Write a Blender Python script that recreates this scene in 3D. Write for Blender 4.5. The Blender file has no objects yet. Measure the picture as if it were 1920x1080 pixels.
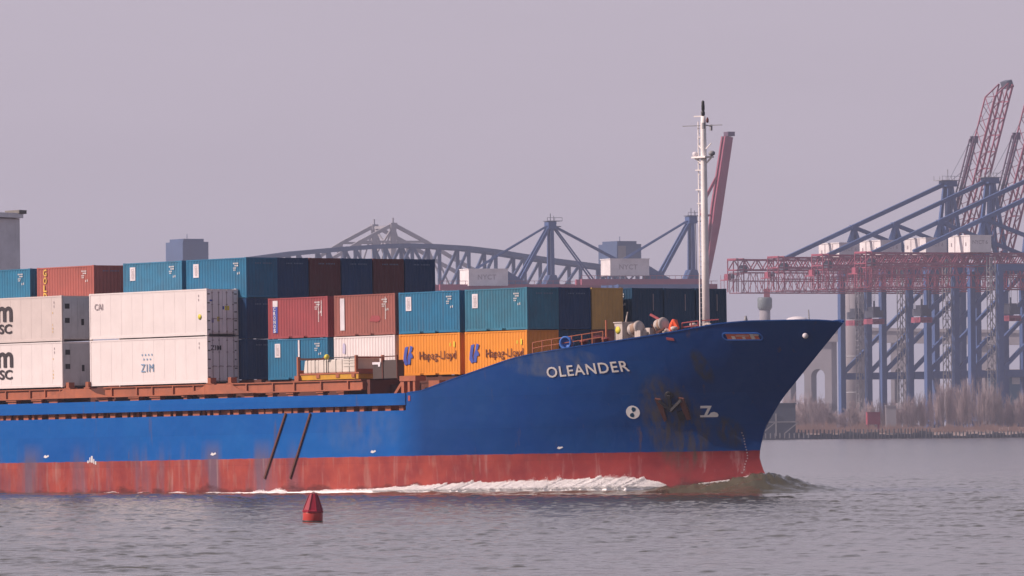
import bpy, bmesh, math, random
import numpy as np
from mathutils import Vector, Matrix, noise as mnoise
R = math.radians
rng = random.Random(7)
scene = bpy.context.scene
COL = scene.collection

# ------------------------------------------------------------------ camera
cam_d = bpy.data.cameras.new('camera')
cam = bpy.data.objects.new('camera', cam_d); COL.objects.link(cam)
FPX = 13725.0
cam_d.sensor_width = 36.0; cam_d.lens = 36.0 * FPX / 1920.0
cam_d.clip_start = 1.0; cam_d.clip_end = 30000.0
PITCH = math.atan((805 - 540) / FPX); ROLL = -0.0079; CAMH = 4.0
cam.matrix_world = Matrix.Translation((0, 0, CAMH)) @ Matrix.Rotation(math.pi/2 + PITCH, 4, 'X') @ Matrix.Rotation(ROLL, 4, 'Z')
scene.camera = cam

# ------------------------------------------------------------------ sun, sky, exposure
SUN_AZ = math.atan2(-0.982, -0.19)      # compass angle (from +Y, clockwise) the sun stands at
SUN_EL = R(37)
sdir = Vector((math.sin(SUN_AZ)*math.cos(SUN_EL), math.cos(SUN_AZ)*math.cos(SUN_EL), math.sin(SUN_EL)))
sl = bpy.data.lights.new('sun', 'SUN'); sl.energy = 5.0; sl.angle = R(0.6); sl.color = (1.0, 0.80, 0.72)
so = bpy.data.objects.new('sun', sl); COL.objects.link(so)
so.rotation_euler = sdir.to_track_quat('Z', 'Y').to_euler()
w = bpy.data.worlds.new('World'); scene.world = w; w.use_nodes = True
nt = w.node_tree; nt.nodes.clear()
out = nt.nodes.new('ShaderNodeOutputWorld'); bg = nt.nodes.new('ShaderNodeBackground')
sky = nt.nodes.new('ShaderNodeTexSky'); sky.sky_type = 'NISHITA'; sky.sun_disc = False
sky.sun_elevation = SUN_EL; sky.sun_rotation = SUN_AZ; sky.dust_density = 4.0; sky.air_density = 1.0
tc = nt.nodes.new('ShaderNodeTexCoord'); sp = nt.nodes.new('ShaderNodeSeparateXYZ')
nt.links.new(tc.outputs['Generated'], sp.inputs[0])
mr = nt.nodes.new('ShaderNodeMapRange'); mr.inputs[1].default_value = 0.0; mr.inputs[2].default_value = 0.75
mr.inputs[3].default_value = 0.93; mr.inputs[4].default_value = 0.45; mr.clamp = True
nt.links.new(sp.outputs[2], mr.inputs[0])
ramp = nt.nodes.new('ShaderNodeValToRGB')
nt.links.new(sp.outputs[2], ramp.inputs[0])
cr = ramp.color_ramp
cr.elements[0].position = 0.0; cr.elements[0].color = (0.555, 0.48, 0.555, 1)
cr.elements[1].position = 1.0; cr.elements[1].color = (0.12, 0.13, 0.20, 1)
e = cr.elements.new(0.05); e.color = (0.575, 0.50, 0.59, 1)
e = cr.elements.new(0.20); e.color = (0.74, 0.67, 0.81, 1)  # unseen low band of sky, brightened to light the water
e = cr.elements.new(0.38); e.color = (0.52, 0.48, 0.60, 1)
e = cr.elements.new(0.58); e.color = (0.25, 0.24, 0.31, 1)
# unseen sky dimmed towards the back right, to deepen shade on ends and bow
dt = nt.nodes.new('ShaderNodeVectorMath'); dt.operation = 'DOT_PRODUCT'; dt.inputs[1].default_value = (-0.60, 0.80, 0.0)
nt.links.new(tc.outputs['Generated'], dt.inputs[0])
dm = nt.nodes.new('ShaderNodeMapRange'); dm.inputs[1].default_value = -0.60; dm.inputs[2].default_value = 0.40; dm.inputs[3].default_value = 0.85; dm.inputs[4].default_value = 1.0
nt.links.new(dt.outputs['Value'], dm.inputs[0])
dx = nt.nodes.new('ShaderNodeMath'); dx.operation = 'MULTIPLY'; dx.inputs[1].default_value = 10.0; nt.links.new(dm.outputs[0], dx.inputs[0])
scl = nt.nodes.new('ShaderNodeVectorMath'); scl.operation = 'SCALE'; scl.inputs['Scale'].default_value = 10.0
nt.links.new(ramp.outputs[0], scl.inputs[0]); nt.links.new(dx.outputs[0], scl.inputs['Scale'])
mix = nt.nodes.new('ShaderNodeMix'); mix.data_type = 'RGBA'
nt.links.new(mr.outputs[0], mix.inputs[0]); nt.links.new(sky.outputs[0], mix.inputs[6]); nt.links.new(scl.outputs[0], mix.inputs[7])
smp = nt.nodes.new('ShaderNodeMapping'); smp.inputs['Scale'].default_value = (9, 9, 60); nt.links.new(tc.outputs['Generated'], smp.inputs[0])
sno = nt.nodes.new('ShaderNodeTexNoise'); sno.inputs['Scale'].default_value = 1.0; sno.inputs['Detail'].default_value = 4; nt.links.new(smp.outputs[0], sno.inputs['Vector'])
smr = nt.nodes.new('ShaderNodeMapRange'); smr.inputs[1].default_value = 0.25; smr.inputs[2].default_value = 0.75; smr.inputs[3].default_value = 0.975; smr.inputs[4].default_value = 1.025; nt.links.new(sno.outputs['Fac'], smr.inputs[0])
ssc = nt.nodes.new('ShaderNodeVectorMath'); ssc.operation = 'SCALE'; nt.links.new(mix.outputs[2], ssc.inputs[0]); nt.links.new(smr.outputs[0], ssc.inputs['Scale'])
nt.links.new(ssc.outputs[0], bg.inputs[0]); bg.inputs[1].default_value = 0.1
nt.links.new(bg.outputs[0], out.inputs[0])
scene.view_settings.view_transform = 'Standard'; scene.view_settings.look = 'None'
scene.view_settings.exposure = 0.0; scene.view_settings.gamma = 1.0

# ------------------------------------------------------------------ helpers
def at(px, py, Y):
    """world point at depth Y seen at photo position (px, py)"""
    v = cam.matrix_world.to_3x3() @ Vector(((px-960)/FPX, -(py-540)/FPX, -1))
    return Vector((0, 0, CAMH)) + v * (Y / v.y)

class MB:
    def __init__(s): s.v = []; s.f = []; s.sm = []
    def add(s, vs, fs, smooth=False):
        o = len(s.v); s.v += [tuple(p) for p in vs]
        for f in fs: s.f.append([o+i for i in f]); s.sm.append(smooth)
    def box(s, x0, x1, y0, y1, z0, z1, M=None):
        vs = [Vector(p) for p in ((x0,y0,z0),(x1,y0,z0),(x1,y1,z0),(x0,y1,z0),(x0,y0,z1),(x1,y0,z1),(x1,y1,z1),(x0,y1,z1))]
        if M is not None: vs = [M @ p for p in vs]
        s.add(vs, [(0,3,2,1),(4,5,6,7),(0,1,5,4),(1,2,6,5),(2,3,7,6),(3,0,4,7)])
    def bar(s, a, b, w=0.1, h=None, n=4, r1=None):
        a = Vector(a); b = Vector(b); d = b - a
        if d.length < 1e-6: return
        d.normalize(); up = Vector((0,0,1)) if abs(d.z) < 0.95 else Vector((0,1,0))
        x = d.cross(up).normalized(); y = x.cross(d).normalized()
        if h is None: h = w
        k = (r1/w if r1 is not None else 1.0)
        vs = []
        for P, q in ((a,1.0),(b,k)):
            for i in range(n):
                t = 2*math.pi*(i+0.5)/n; rr = 0.5*q/(math.cos(math.pi/n) if n == 4 else 1)
                vs.append(P + x*(w*rr*math.cos(t)) + y*(h*rr*math.sin(t)))
        fs = [(i,(i+1)%n,n+(i+1)%n,n+i) for i in range(n)] + [tuple(range(n-1,-1,-1)), tuple(range(n,2*n))]
        s.add(vs, fs, n > 6)
    def lathe(s, prof, n=20, M=None, smooth=True, phase=0.0):
        vs = []; fs = []
        for r, z in prof:
            for i in range(n):
                t = 2*math.pi*i/n + phase; p = Vector((r*math.cos(t), r*math.sin(t), z)); vs.append(M @ p if M is not None else p)
        m = len(prof)
        for j in range(m-1):
            for i in range(n): fs.append((j*n+i, j*n+(i+1)%n, (j+1)*n+(i+1)%n, (j+1)*n+i))
        fs.append(tuple(range(n-1,-1,-1))); fs.append(tuple(range((m-1)*n, m*n)))
        s.add(vs, fs, smooth)
    def prism(s, pts, M, t=0.02):
        """outline pts (x,y) extruded by t along z, mapped by M"""
        n = len(pts)
        vs = [M @ Vector((x,y,0)) for x,y in pts] + [M @ Vector((x,y,t)) for x,y in pts]
        s.add(vs, [tuple(range(n-1,-1,-1)), tuple(range(n,2*n))] + [(i,(i+1)%n,n+(i+1)%n,n+i) for i in range(n)])
    def build(s, name, mat, parent=None, M=None):
        me = bpy.data.meshes.new(name); me.from_pydata([tuple(p) for p in s.v], [], s.f)
        me.polygons.foreach_set('use_smooth', s.sm); me.update()
        return mobj(name, me, mat, parent, M)

def mobj(name, me, mat, parent=None, M=None):
    o = bpy.data.objects.new(name, me); COL.objects.link(o)
    if mat is not None:
        if not me.materials: me.materials.append(None)
        o.material_slots[0].link = 'OBJECT'; o.material_slots[0].material = mat
    if M is not None: o.matrix_local = M
    if parent is not None: o.parent = parent
    return o
def tag(o, label=None, cat=None, group=None, kind=None):
    if label: o['label'] = label
    if cat: o['category'] = cat
    if group: o['group'] = group
    if kind: o['kind'] = kind
    return o
def empty(name, M, label, cat, group=None):
    o = bpy.data.objects.new(name, None); COL.objects.link(o); o.matrix_world = M; o.empty_display_size = 0.5
    return tag(o, label, cat, group)
def copy_tree(o, parent=None):
    c = o.copy(); COL.objects.link(c)
    if parent is not None: c.parent = parent
    for ch in [k for k in bpy.data.objects if k.parent == o]: copy_tree(ch, c)
    return c

def text_mesh(body, size, bold=0.0, extr=0.006, align='LEFT', spacing=1.0):
    cu = bpy.data.curves.new('t', 'FONT'); cu.body = body; cu.size = size; cu.offset = bold; cu.extrude = extr
    cu.align_x = align; cu.space_character = spacing; cu.resolution_u = 3
    ob = bpy.data.objects.new('t', cu); COL.objects.link(ob)
    dg = bpy.context.evaluated_depsgraph_get(); dg.update()
    me = bpy.data.meshes.new_from_object(ob.evaluated_get(dg))
    bpy.data.objects.remove(ob); bpy.data.curves.remove(cu)
    me.name = 'lettering'
    me.materials.clear()
    return me
SIDE = Matrix(((1,0,0,0),(0,0,-1,0),(0,1,0,0),(0,0,0,1)))       # text plane -> starboard side (reads towards the bow)
FRONT = Matrix(((0,0,1,0),(1,0,0,0),(0,1,0,0),(0,0,0,1)))       # text plane -> bow-facing end

# ------------------------------------------------------------------ materials
def nodes_of(name):
    m = bpy.data.materials.new(name); m.use_nodes = True
    n = m.node_tree; b = n.nodes['Principled BSDF']
    return m, n, b
def coords(n, scale, kind='Object', rnd=False):
    t = n.nodes.new('ShaderNodeTexCoord'); mp = n.nodes.new('ShaderNodeMapping'); mp.inputs['Scale'].default_value = scale
    n.links.new(t.outputs[kind], mp.inputs[0])
    if rnd:
        oi = n.nodes.new('ShaderNodeObjectInfo'); mu = n.nodes.new('ShaderNodeMath'); mu.operation = 'MULTIPLY'; mu.inputs[1].default_value = 173.0
        n.links.new(oi.outputs['Random'], mu.inputs[0]); n.links.new(mu.outputs[0], mp.inputs['Location'])
    return mp.outputs[0]
def noise_fac(n, vec, scale, detail=4, lo=0.35, hi=0.65, rough=0.6):
    t = n.nodes.new('ShaderNodeTexNoise'); t.inputs['Scale'].default_value = scale; t.inputs['Detail'].default_value = detail
    t.inputs['Roughness'].default_value = rough
    n.links.new(vec, t.inputs['Vector'])
    m = n.nodes.new('ShaderNodeMapRange'); m.inputs[1].default_value = lo; m.inputs[2].default_value = hi
    n.links.new(t.outputs['Fac'], m.inputs[0]); return m.outputs[0]
def mixc(n, fac, a, b):
    m = n.nodes.new('ShaderNodeMix'); m.data_type = 'RGBA'
    for sock, v in ((m.inputs[0], fac), (m.inputs[6], a), (m.inputs[7], b)):
        if isinstance(v, (int, float)): sock.default_value = v
        elif isinstance(v, tuple): sock.default_value = (*v, 1)
        else: n.links.new(v, sock)
    return m.outputs[2]
def math_(n, op, a, b=None, c=None):
    m = n.nodes.new('ShaderNodeMath'); m.operation = op
    for s_, v in zip(m.inputs, (a, b, c)):
        if v is None: continue
        if isinstance(v, (int, float)): s_.default_value = v
        else: n.links.new(v, s_)
    return m.outputs[0]
MATS = {}
def paint(name, col, rough=0.5, wear=0.25, dirt=(0.13, 0.075, 0.055), metal=0.0, fade=0.22, scale=1.0, vary=0.07):
    """weathered paint: slow fading, vertical streaks of dirt or rust"""
    if name in MATS: return MATS[name]
    m, n, b = nodes_of(name)
    v = coords(n, (1,1,1), rnd=True)
    f1 = noise_fac(n, v, 0.9*scale, 3, 0.3, 0.7)
    c = mixc(n, f1, col, tuple(min(1, x*(1-fade) + 0.04*fade) for x in col))
    vs = coords(n, (3.2*scale, 3.2*scale, 0.28*scale), rnd=True)
    f2 = noise_fac(n, vs, 1.6, 5, 0.56, 0.78)
    f2 = math_(n, 'MULTIPLY', f2, wear)
    c = mixc(n, f2, c, dirt)
    oi = n.nodes.new('ShaderNodeObjectInfo'); vr = n.nodes.new('ShaderNodeMapRange'); vr.inputs[3].default_value = 1-vary; vr.inputs[4].default_value = 1+vary*0.7
    n.links.new(oi.outputs['Random'], vr.inputs[0]); sc_ = n.nodes.new('ShaderNodeVectorMath'); sc_.operation = 'SCALE'; n.links.new(c, sc_.inputs[0]); n.links.new(vr.outputs[0], sc_.inputs['Scale']); c = sc_.outputs[0]
    n.links.new(c, b.inputs['Base Color']); b.inputs['Roughness'].default_value = rough; b.inputs['Metallic'].default_value = metal
    b.inputs['Specular IOR Level'].default_value = 0.3
    MATS[name] = m; return m
TEAL = paint('teal paint', (0.022, 0.185, 0.325), wear=0.16, fade=0.3)
TEALB = paint('teal paint lighter', (0.036, 0.195, 0.335), wear=0.22, fade=0.4)
TEALC = paint('teal paint deeper', (0.018, 0.160, 0.300), wear=0.24, fade=0.25)
TEALG = paint('teal paint greener', (0.036, 0.190, 0.290), wear=0.26, fade=0.35)
DTEAL = paint('dark blue and shaded teal', (0.003, 0.050, 0.110), wear=0.15)  # teal with end shade put in; plain dark blue on fittings
MAROON = paint('maroon paint', (0.37, 0.105, 0.085), wear=0.3)
CRIM = paint('crimson paint', (0.34, 0.070, 0.080), wear=0.2)
TEAL_SHADE = paint('shaded teal paint', (0.004, 0.048, 0.140), wear=0.16)  # teal with the shade of the bow-facing ends put into it
DMAROON = paint('dimmed maroon paint', (0.13, 0.027, 0.027), wear=0.2)  # maroon darkened by painted end shade; the mast side light shares it
BROWN = paint('brown paint', (0.31, 0.105, 0.085), wear=0.4)
WHITE = paint('reefer white', (0.70, 0.635, 0.63), wear=0.18, dirt=(0.45, 0.38, 0.34), fade=0.08)
WHITE2 = paint('reefer cream', (0.63, 0.55, 0.53), wear=0.25, dirt=(0.42, 0.36, 0.32), fade=0.1)
DOORG = paint('reefer door grey', (0.82, 0.78, 0.81), wear=0.2, dirt=(0.4, 0.36, 0.34), fade=0.15)
DOORD = paint('reefer machinery grey', (0.56, 0.56, 0.60), wear=0.3, dirt=(0.09, 0.08, 0.08))
ORANGE = paint('orange paint', (0.74, 0.27, 0.030), wear=0.14, fade=0.12)
OCHRE = paint('ochre paint', (0.54, 0.33, 0.095), wear=0.2)
FRAMEG = paint('frame grey', (0.16, 0.15, 0.14), wear=0.4)
DARK = paint('dark rubber', (0.025, 0.024, 0.026), wear=0.1)
LWHITE = paint('lettering white', (0.72, 0.70, 0.70), wear=0.22, dirt=(0.3, 0.2, 0.15))
LBLACK = paint('lettering black', (0.045, 0.035, 0.04), wear=0.1)
LBROWN = paint('lettering brown', (0.17, 0.055, 0.03), wear=0.1)
LBLUE = paint('lettering blue', (0.06, 0.10, 0.42), wear=0.1)
LPALE = paint('lettering pale blue', (0.20, 0.33, 0.50), wear=0.1)
LGREY = paint('lettering grey', (0.36, 0.30, 0.32), wear=0.1)
MARKB = paint('faded code blue', (0.16, 0.22, 0.32), wear=0.1)
LYEL = paint('lettering yellow', (0.75, 0.48, 0.10), wear=0.1)
YEL = paint('yellow paint', (0.62, 0.33, 0.03), wear=0.9, scale=2.0, dirt=(0.25,0.09,0.03))
LEMON = paint('lemon sticker', (0.72, 0.62, 0.06), wear=0.1)
STICK = paint('panel white', (0.72, 0.68, 0.72), wear=0.15)
RUST = paint('red oxide', (0.40, 0.125, 0.065), wear=0.5, dirt=(0.16, 0.05, 0.03), rough=0.7, fade=0.35)
DRUST = paint('dark oxide', (0.13, 0.045, 0.032), wear=0.5, dirt=(0.04, 0.02, 0.015), rough=0.8)
MASTW = paint('mast white', (0.88, 0.83, 0.82), wear=0.15, dirt=(0.4, 0.3, 0.25))
HOUSEG = paint('deckhouse white', (0.88, 0.86, 0.90), wear=0.2, dirt=(0.35, 0.3, 0.28))
GEARW = paint('gear white', (0.58, 0.51, 0.47), wear=0.9, scale=2.0, dirt=(0.25, 0.15, 0.10))
ROPE = paint('mooring rope', (0.34, 0.23, 0.17), wear=0.6, scale=3.0, rough=0.9)
FLAME = paint('flame orange', (0.85, 0.11, 0.035), wear=0.1)
VBLUE = paint('ventilator blue', (0.03, 0.14, 0.50), wear=0.1)
BALE = paint('bale wrap', (0.70, 0.64, 0.58), wear=0.3, dirt=(0.4, 0.33, 0.28), rough=0.6)
TARP = paint('brown tarpaulin', (0.09, 0.065, 0.06), wear=0.3)
CBLUE = paint('crane blue', (0.055, 0.108, 0.270), wear=0.2, scale=0.2, dirt=(0.09, 0.07, 0.08))
CDARK = paint('crane dark', (0.085, 0.095, 0.135), wear=0.2, scale=0.2)
CRED = paint('crane red', (0.36, 0.080, 0.125), wear=0.25, scale=0.2)
PURP = paint('crane purple grey', (0.13, 0.075, 0.125), wear=0.2, scale=0.2)
HGREY = paint('house lettering grey', (0.50, 0.45, 0.47), wear=0.1)
CWHITE = paint('crane house white', (0.82, 0.79, 0.80), wear=0.15, scale=0.3, dirt=(0.5, 0.42, 0.4))
CGREY = paint('crane grey', (0.28, 0.28, 0.30), wear=0.2, scale=0.3)
STEELB = paint('bridge steel', (0.065, 0.110, 0.225), wear=0.25, scale=0.15, dirt=(0.10, 0.06, 0.05))
STEELG = paint('haze pale bridge steel', (0.36, 0.35, 0.38), wear=0.15, scale=0.15)  # paleness of distant haze put into the steel colour
CONC = paint('concrete', (0.29, 0.275, 0.30), wear=0.35, scale=0.1, dirt=(0.17, 0.14, 0.13), rough=0.9)
TIMB = paint('weathered timber', (0.085, 0.085, 0.095), wear=0.4, scale=0.5, dirt=(0.17, 0.14, 0.12), rough=0.9)
PALET = paint('pale timber', (0.30, 0.28, 0.29), wear=0.3, scale=0.5, rough=0.9)
TWIG = paint('bare twigs', (0.40, 0.315, 0.32), wear=0.2, vary=0.22, rough=0.9, scale=0.4)
BARK = paint('grey bark', (0.28, 0.22, 0.21), wear=0.3, rough=0.9)
REED = paint('dry reeds', (0.40, 0.255, 0.205), wear=0.3, rough=0.9, scale=0.2)
BUOYR = paint('buoy red', (0.30, 0.014, 0.034), rough=0.32, wear=0.2, dirt=(0.16, 0.02, 0.02))
BUOYO = paint('buoy orange red', (0.48, 0.045, 0.035), rough=0.4, wear=0.25, dirt=(0.25, 0.03, 0.02))

def hull_material():
    m, n, b = nodes_of('hull paint')
    t = n.nodes.new('ShaderNodeTexCoord'); s = n.nodes.new('ShaderNodeSeparateXYZ'); n.links.new(t.outputs['Object'], s.inputs[0])
    X, Z = s.outputs[0], s.outputs[2]
    v = coords(n, (1,1,1))
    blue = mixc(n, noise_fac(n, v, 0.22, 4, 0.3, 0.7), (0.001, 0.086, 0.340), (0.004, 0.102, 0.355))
    # deeper blue on the fore body, with the bow's shade put into it
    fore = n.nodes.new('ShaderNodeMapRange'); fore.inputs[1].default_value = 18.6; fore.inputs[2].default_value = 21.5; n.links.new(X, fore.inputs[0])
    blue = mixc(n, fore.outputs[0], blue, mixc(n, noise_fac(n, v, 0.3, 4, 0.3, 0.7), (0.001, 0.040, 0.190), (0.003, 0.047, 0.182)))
    red = mixc(n, noise_fac(n, v, 0.5, 5, 0.35, 0.65), (0.35, 0.068, 0.050), (0.23, 0.040, 0.040))
    red = mixc(n, math_(n, 'MULTIPLY', noise_fac(n, coords(n, (1.2,1.2,0.35)), 1.3, 5, 0.55, 0.75), 0.5), red, (0.34, 0.20, 0.17))
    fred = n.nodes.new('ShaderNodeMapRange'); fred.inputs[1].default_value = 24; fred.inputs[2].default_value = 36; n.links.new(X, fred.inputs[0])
    red = mixc(n, fred.outputs[0], red, mixc(n, noise_fac(n, v, 0.5, 5, 0.35, 0.65), (0.26, 0.036, 0.036), (0.18, 0.026, 0.030)))   # red darkened forward: shade of the bow put into the colour
    # paint edge, a little ragged
    zz = math_(n, 'ADD', Z, math_(n, 'MULTIPLY', math_(n, 'SUBTRACT', noise_fac(n, v, 1.5, 3, 0, 1), 0.5), 0.10))
    edge = n.nodes.new('ShaderNodeMapRange'); edge.inputs[1].default_value = 2.27; edge.inputs[2].default_value = 2.31; n.links.new(zz, edge.inputs[0])
    c = mixc(n, edge.outputs[0], red, blue)
    # grey scuffs from fenders, both sides of the paint edge, on the midbody
    band = n.nodes.new('ShaderNodeMapRange'); band.inputs[1].default_value = 3.6; band.inputs[2].default_value = 2.2; n.links.new(Z, band.inputs[0])
    sc = noise_fac(n, coords(n, (0.42, 0.42, 0.05)), 1.0, 4, 0.47, 0.62)
    mid = n.nodes.new('ShaderNodeMapRange'); mid.inputs[1].default_value = 12; mid.inputs[2].default_value = 6; n.links.new(X, mid.inputs[0])
    f = math_(n, 'MULTIPLY', math_(n, 'MULTIPLY', math_(n, 'MULTIPLY', band.outputs[0], sc), mid.outputs[0]), 0.8)
    c = mixc(n, f, c, (0.13, 0.10, 0.14))
    ps = math_(n, 'MULTIPLY', math_(n, 'MULTIPLY', noise_fac(n, coords(n, (2.4, 2.4, 0.16)), 1.0, 4, 0.57, 0.70), math_(n, 'SUBTRACT', 1.0, edge.outputs[0])), 0.32)
    c = mixc(n, ps, c, (0.42, 0.30, 0.29))
    # chalky patch ahead of the ladder guides
    def blob(cx, cz, rx, rz, pw):
        a = math_(n, 'POWER', math_(n, 'DIVIDE', math_(n, 'ABSOLUTE', math_(n, 'SUBTRACT', X, cx)), rx), 2.0)
        d = math_(n, 'POWER', math_(n, 'DIVIDE', math_(n, 'ABSOLUTE', math_(n, 'SUBTRACT', Z, cz)), rz), 2.0)
        return math_(n, 'MULTIPLY', math_(n, 'MAXIMUM', math_(n, 'SUBTRACT', 1.0, math_(n, 'ADD', a, d)), 0.0), pw)
    nz = noise_fac(n, coords(n, (1,1,0.5)), 1.1, 6, 0.38, 0.62)
    c = mixc(n, math_(n, 'MULTIPLY', blob(15.5, 3.9, 4.5, 1.6, 0.5), nz), c, (0.085, 0.13, 0.25))
    # grime streaming from the anchor pocket
    nz2 = noise_fac(n, coords(n, (2.2,2.2,0.5)), 1.3, 6, 0.33, 0.60)
    c = mixc(n, math_(n, 'MULTIPLY', math_(n, 'MINIMUM', blob(37.6, 3.9, 1.7, 3.0, 1.7), 0.85), nz2), c, (0.075, 0.062, 0.050))
    c = mixc(n, math_(n, 'MULTIPLY', math_(n, 'MINIMUM', blob(40.2, 7.2, 0.5, 1.1, 1.5), 0.8), nz2), c, (0.05, 0.045, 0.035))
    c = mixc(n, math_(n, 'MULTIPLY', math_(n, 'MINIMUM', blob(39.9, 3.4, 0.7, 1.0, 1.3), 0.8), nz2), c, (0.05, 0.045, 0.040))
    c = mixc(n, math_(n, 'MULTIPLY', math_(n, 'MINIMUM', blob(31.5, 7.6, 3.5, 0.9, 1.0), 0.4), nz), c, (0.12, 0.13, 0.14))
    # scattered rust runs
    rs = math_(n, 'MULTIPLY', noise_fac(n, coords(n, (1.6,1.6,0.22)), 1.0, 6, 0.64, 0.76), 0.6)
    c = mixc(n, rs, c, (0.12, 0.065, 0.04))
    # weed line at the water
    zw = math_(n, 'ADD', Z, math_(n, 'MULTIPLY', math_(n, 'SUBTRACT', noise_fac(n, coords(n, (0.5,0.5,1.2)), 1.0, 4, 0.2, 0.8), 0.5), -1.3))
    wl = n.nodes.new('ShaderNodeMapRange'); wl.inputs[1].default_value = 0.62; wl.inputs[2].default_value = 0.30; n.links.new(zw, wl.inputs[0])
    c = mixc(n, math_(n, 'MULTIPLY', wl.outputs[0], 0.75), c, (0.075, 0.022, 0.022))
    # plates of slightly different paint, welded in courses
    cb_ = n.nodes.new('ShaderNodeCombineXYZ'); n.links.new(X, cb_.inputs[0]); n.links.new(Z, cb_.inputs[1])
    bk = n.nodes.new('ShaderNodeTexBrick'); bk.inputs['Scale'].default_value = 1.0; bk.inputs['Brick Width'].default_value = 6.4; bk.inputs['Row Height'].default_value = 1.9; bk.inputs['Mortar Size'].default_value = 0.018; bk.inputs['Mortar Smooth'].default_value = 0.6
    bk.inputs['Color1'].default_value = (1,1,1,1); bk.inputs['Color2'].default_value = (0.86,0.88,0.92,1); bk.inputs['Mortar'].default_value = (0.84,0.84,0.86,1); n.links.new(cb_.outputs[0], bk.inputs['Vector'])
    pm = n.nodes.new('ShaderNodeMix'); pm.data_type = 'RGBA'; pm.blend_type = 'MULTIPLY'; pm.inputs[0].default_value = 1.0; n.links.new(c, pm.inputs[6]); n.links.new(bk.outputs['Color'], pm.inputs[7]); c = pm.outputs[2]
    n.links.new(c, b.inputs['Base Color']); b.inputs['Roughness'].default_value = 0.5; b.inputs['Specular IOR Level'].default_value = 0.12
    # slightly buckled plating
    tx = n.nodes.new('ShaderNodeTexNoise'); tx.inputs['Scale'].default_value = 0.55; tx.inputs['Detail'].default_value = 2
    n.links.new(v, tx.inputs['Vector'])
    bp = n.nodes.new('ShaderNodeBump'); bp.inputs['Strength'].default_value = 0.55; bp.inputs['Distance'].default_value = 0.16
    n.links.new(tx.outputs['Fac'], bp.inputs['Height']); n.links.new(bp.outputs[0], b.inputs['Normal'])
    return m
HULL = hull_material()

def water_material():
    m, n, b = nodes_of('river water')
    b.inputs['Base Color'].default_value = (0.082, 0.076, 0.056, 1); b.inputs['Roughness'].default_value = 0.14
    b.inputs['IOR'].default_value = 1.333
    tw = n.nodes.new('ShaderNodeTexCoord'); sw = n.nodes.new('ShaderNodeSeparateXYZ'); n.links.new(tw.outputs['Object'], sw.inputs[0])
    rw = n.nodes.new('ShaderNodeMapRange'); rw.inputs[1].default_value = 450; rw.inputs[2].default_value = 1000; rw.inputs[3].default_value = 0.14; rw.inputs[4].default_value = 0.16
    n.links.new(sw.outputs[1], rw.inputs[0]); n.links.new(rw.outputs[0], b.inputs['Roughness'])
    v = coords(n, (1.0, 0.55, 1.0))
    tx = n.nodes.new('ShaderNodeTexNoise'); tx.inputs['Scale'].default_value = 4.5; tx.inputs['Detail'].default_value = 4
    n.links.new(v, tx.inputs['Vector'])
    bp = n.nodes.new('ShaderNodeBump'); bp.inputs['Strength'].default_value = 0.42; bp.inputs['Distance'].default_value = 0.12
    bw = n.nodes.new('ShaderNodeMapRange'); bw.inputs[1].default_value = 480; bw.inputs[2].default_value = 1000; bw.inputs[3].default_value = 0.18; bw.inputs[4].default_value = 0.9
    n.links.new(sw.outputs[1], bw.inputs[0]); n.links.new(bw.outputs[0], bp.inputs['Strength'])
    n.links.new(tx.outputs['Fac'], bp.inputs['Height']); n.links.new(bp.outputs[0], b.inputs['Normal'])
    return m
WATER = water_material()
def foam_material():
    m, n, b = nodes_of('foam')
    c = mixc(n, noise_fac(n, coords(n, (1,1,1)), 3.0, 5, 0.3, 0.6), (0.86, 0.84, 0.84), (0.93, 0.91, 0.90))
    n.links.new(c, b.inputs['Base Color']); b.inputs['Roughness'].default_value = 0.9
    b.inputs['Subsurface Weight'].default_value = 0.5; b.inputs['Subsurface Radius'].default_value = (0.06, 0.06, 0.06); b.inputs['Subsurface Scale'].default_value = 1.0
    return m
FOAM = foam_material()

# ------------------------------------------------------------------ ship frame and hull shape
TH = R(50); TRIM = 0.009
SHIP = Matrix.Translation((-12.01, 455.62, 0)) @ Matrix.Rotation(-TH, 4, 'Z') @ Matrix.Rotation(-TRIM, 4, 'Y')
SHIP_INV = SHIP.inverted()
BEAM = 9.2; US = 19.8
STW = [-2.5, 0, 1.11, 1.82, 2.44, 3.67, 5.19, 6.69, 8.18, 9.46, 10.2]
STU = [43.2, 42.2, 41.24, 40.89, 40.95, 41.44, 42.85, 44.72, 46.57, 48.18, 49.1]
def ue(w_): return np.interp(w_, STW, STU)
def hb(u, w_):
    us = np.interp(w_, [0, 4], [17, US]); n_ = np.interp(w_, [0, 9.5], [2.30, 2.35])
    t = np.clip((u - us) / (ue(w_) - us), 0, 1); return BEAM * (1 - t**n_)
def hull_pt(u, w_, off=0.0):
    """point on the starboard plating, pushed out by off"""
    b_ = float(hb(u, w_)); e_ = 0.02
    du = (float(hb(u+e_, w_)) - float(hb(u-e_, w_)))/(2*e_); dw = (float(hb(u, w_+e_)) - float(hb(u, w_-e_)))/(2*e_)
    nrm = Vector((-du, -1, -dw)).normalized()
    return Vector((u, -b_, w_)) + nrm*off
def hull_frame(u, w_, off=0.0):
    P = hull_pt(u, w_); a = (hull_pt(u+0.05, w_) - P).normalized(); c = (hull_pt(u, w_+0.05) - P).normalized()
    n_ = a.cross(c).normalized(); c = n_.cross(a)
    M = Matrix((( a.x, c.x, n_.x, 0), (a.y, c.y, n_.y, 0), (a.z, c.z, n_.z, 0), (0,0,0,1)))
    return Matrix.Translation(P + n_*off) @ M
SHEER_U = [19.8, 21.26, 23.63, 25.42, 27.14, 28.79, 30.36, 32.24, 34.03, 35.75, 37.42, 39.04, 40.62, 42.0, 43.6, 44.97, 46.29, 47.3, 48.05, 48.3]
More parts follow.
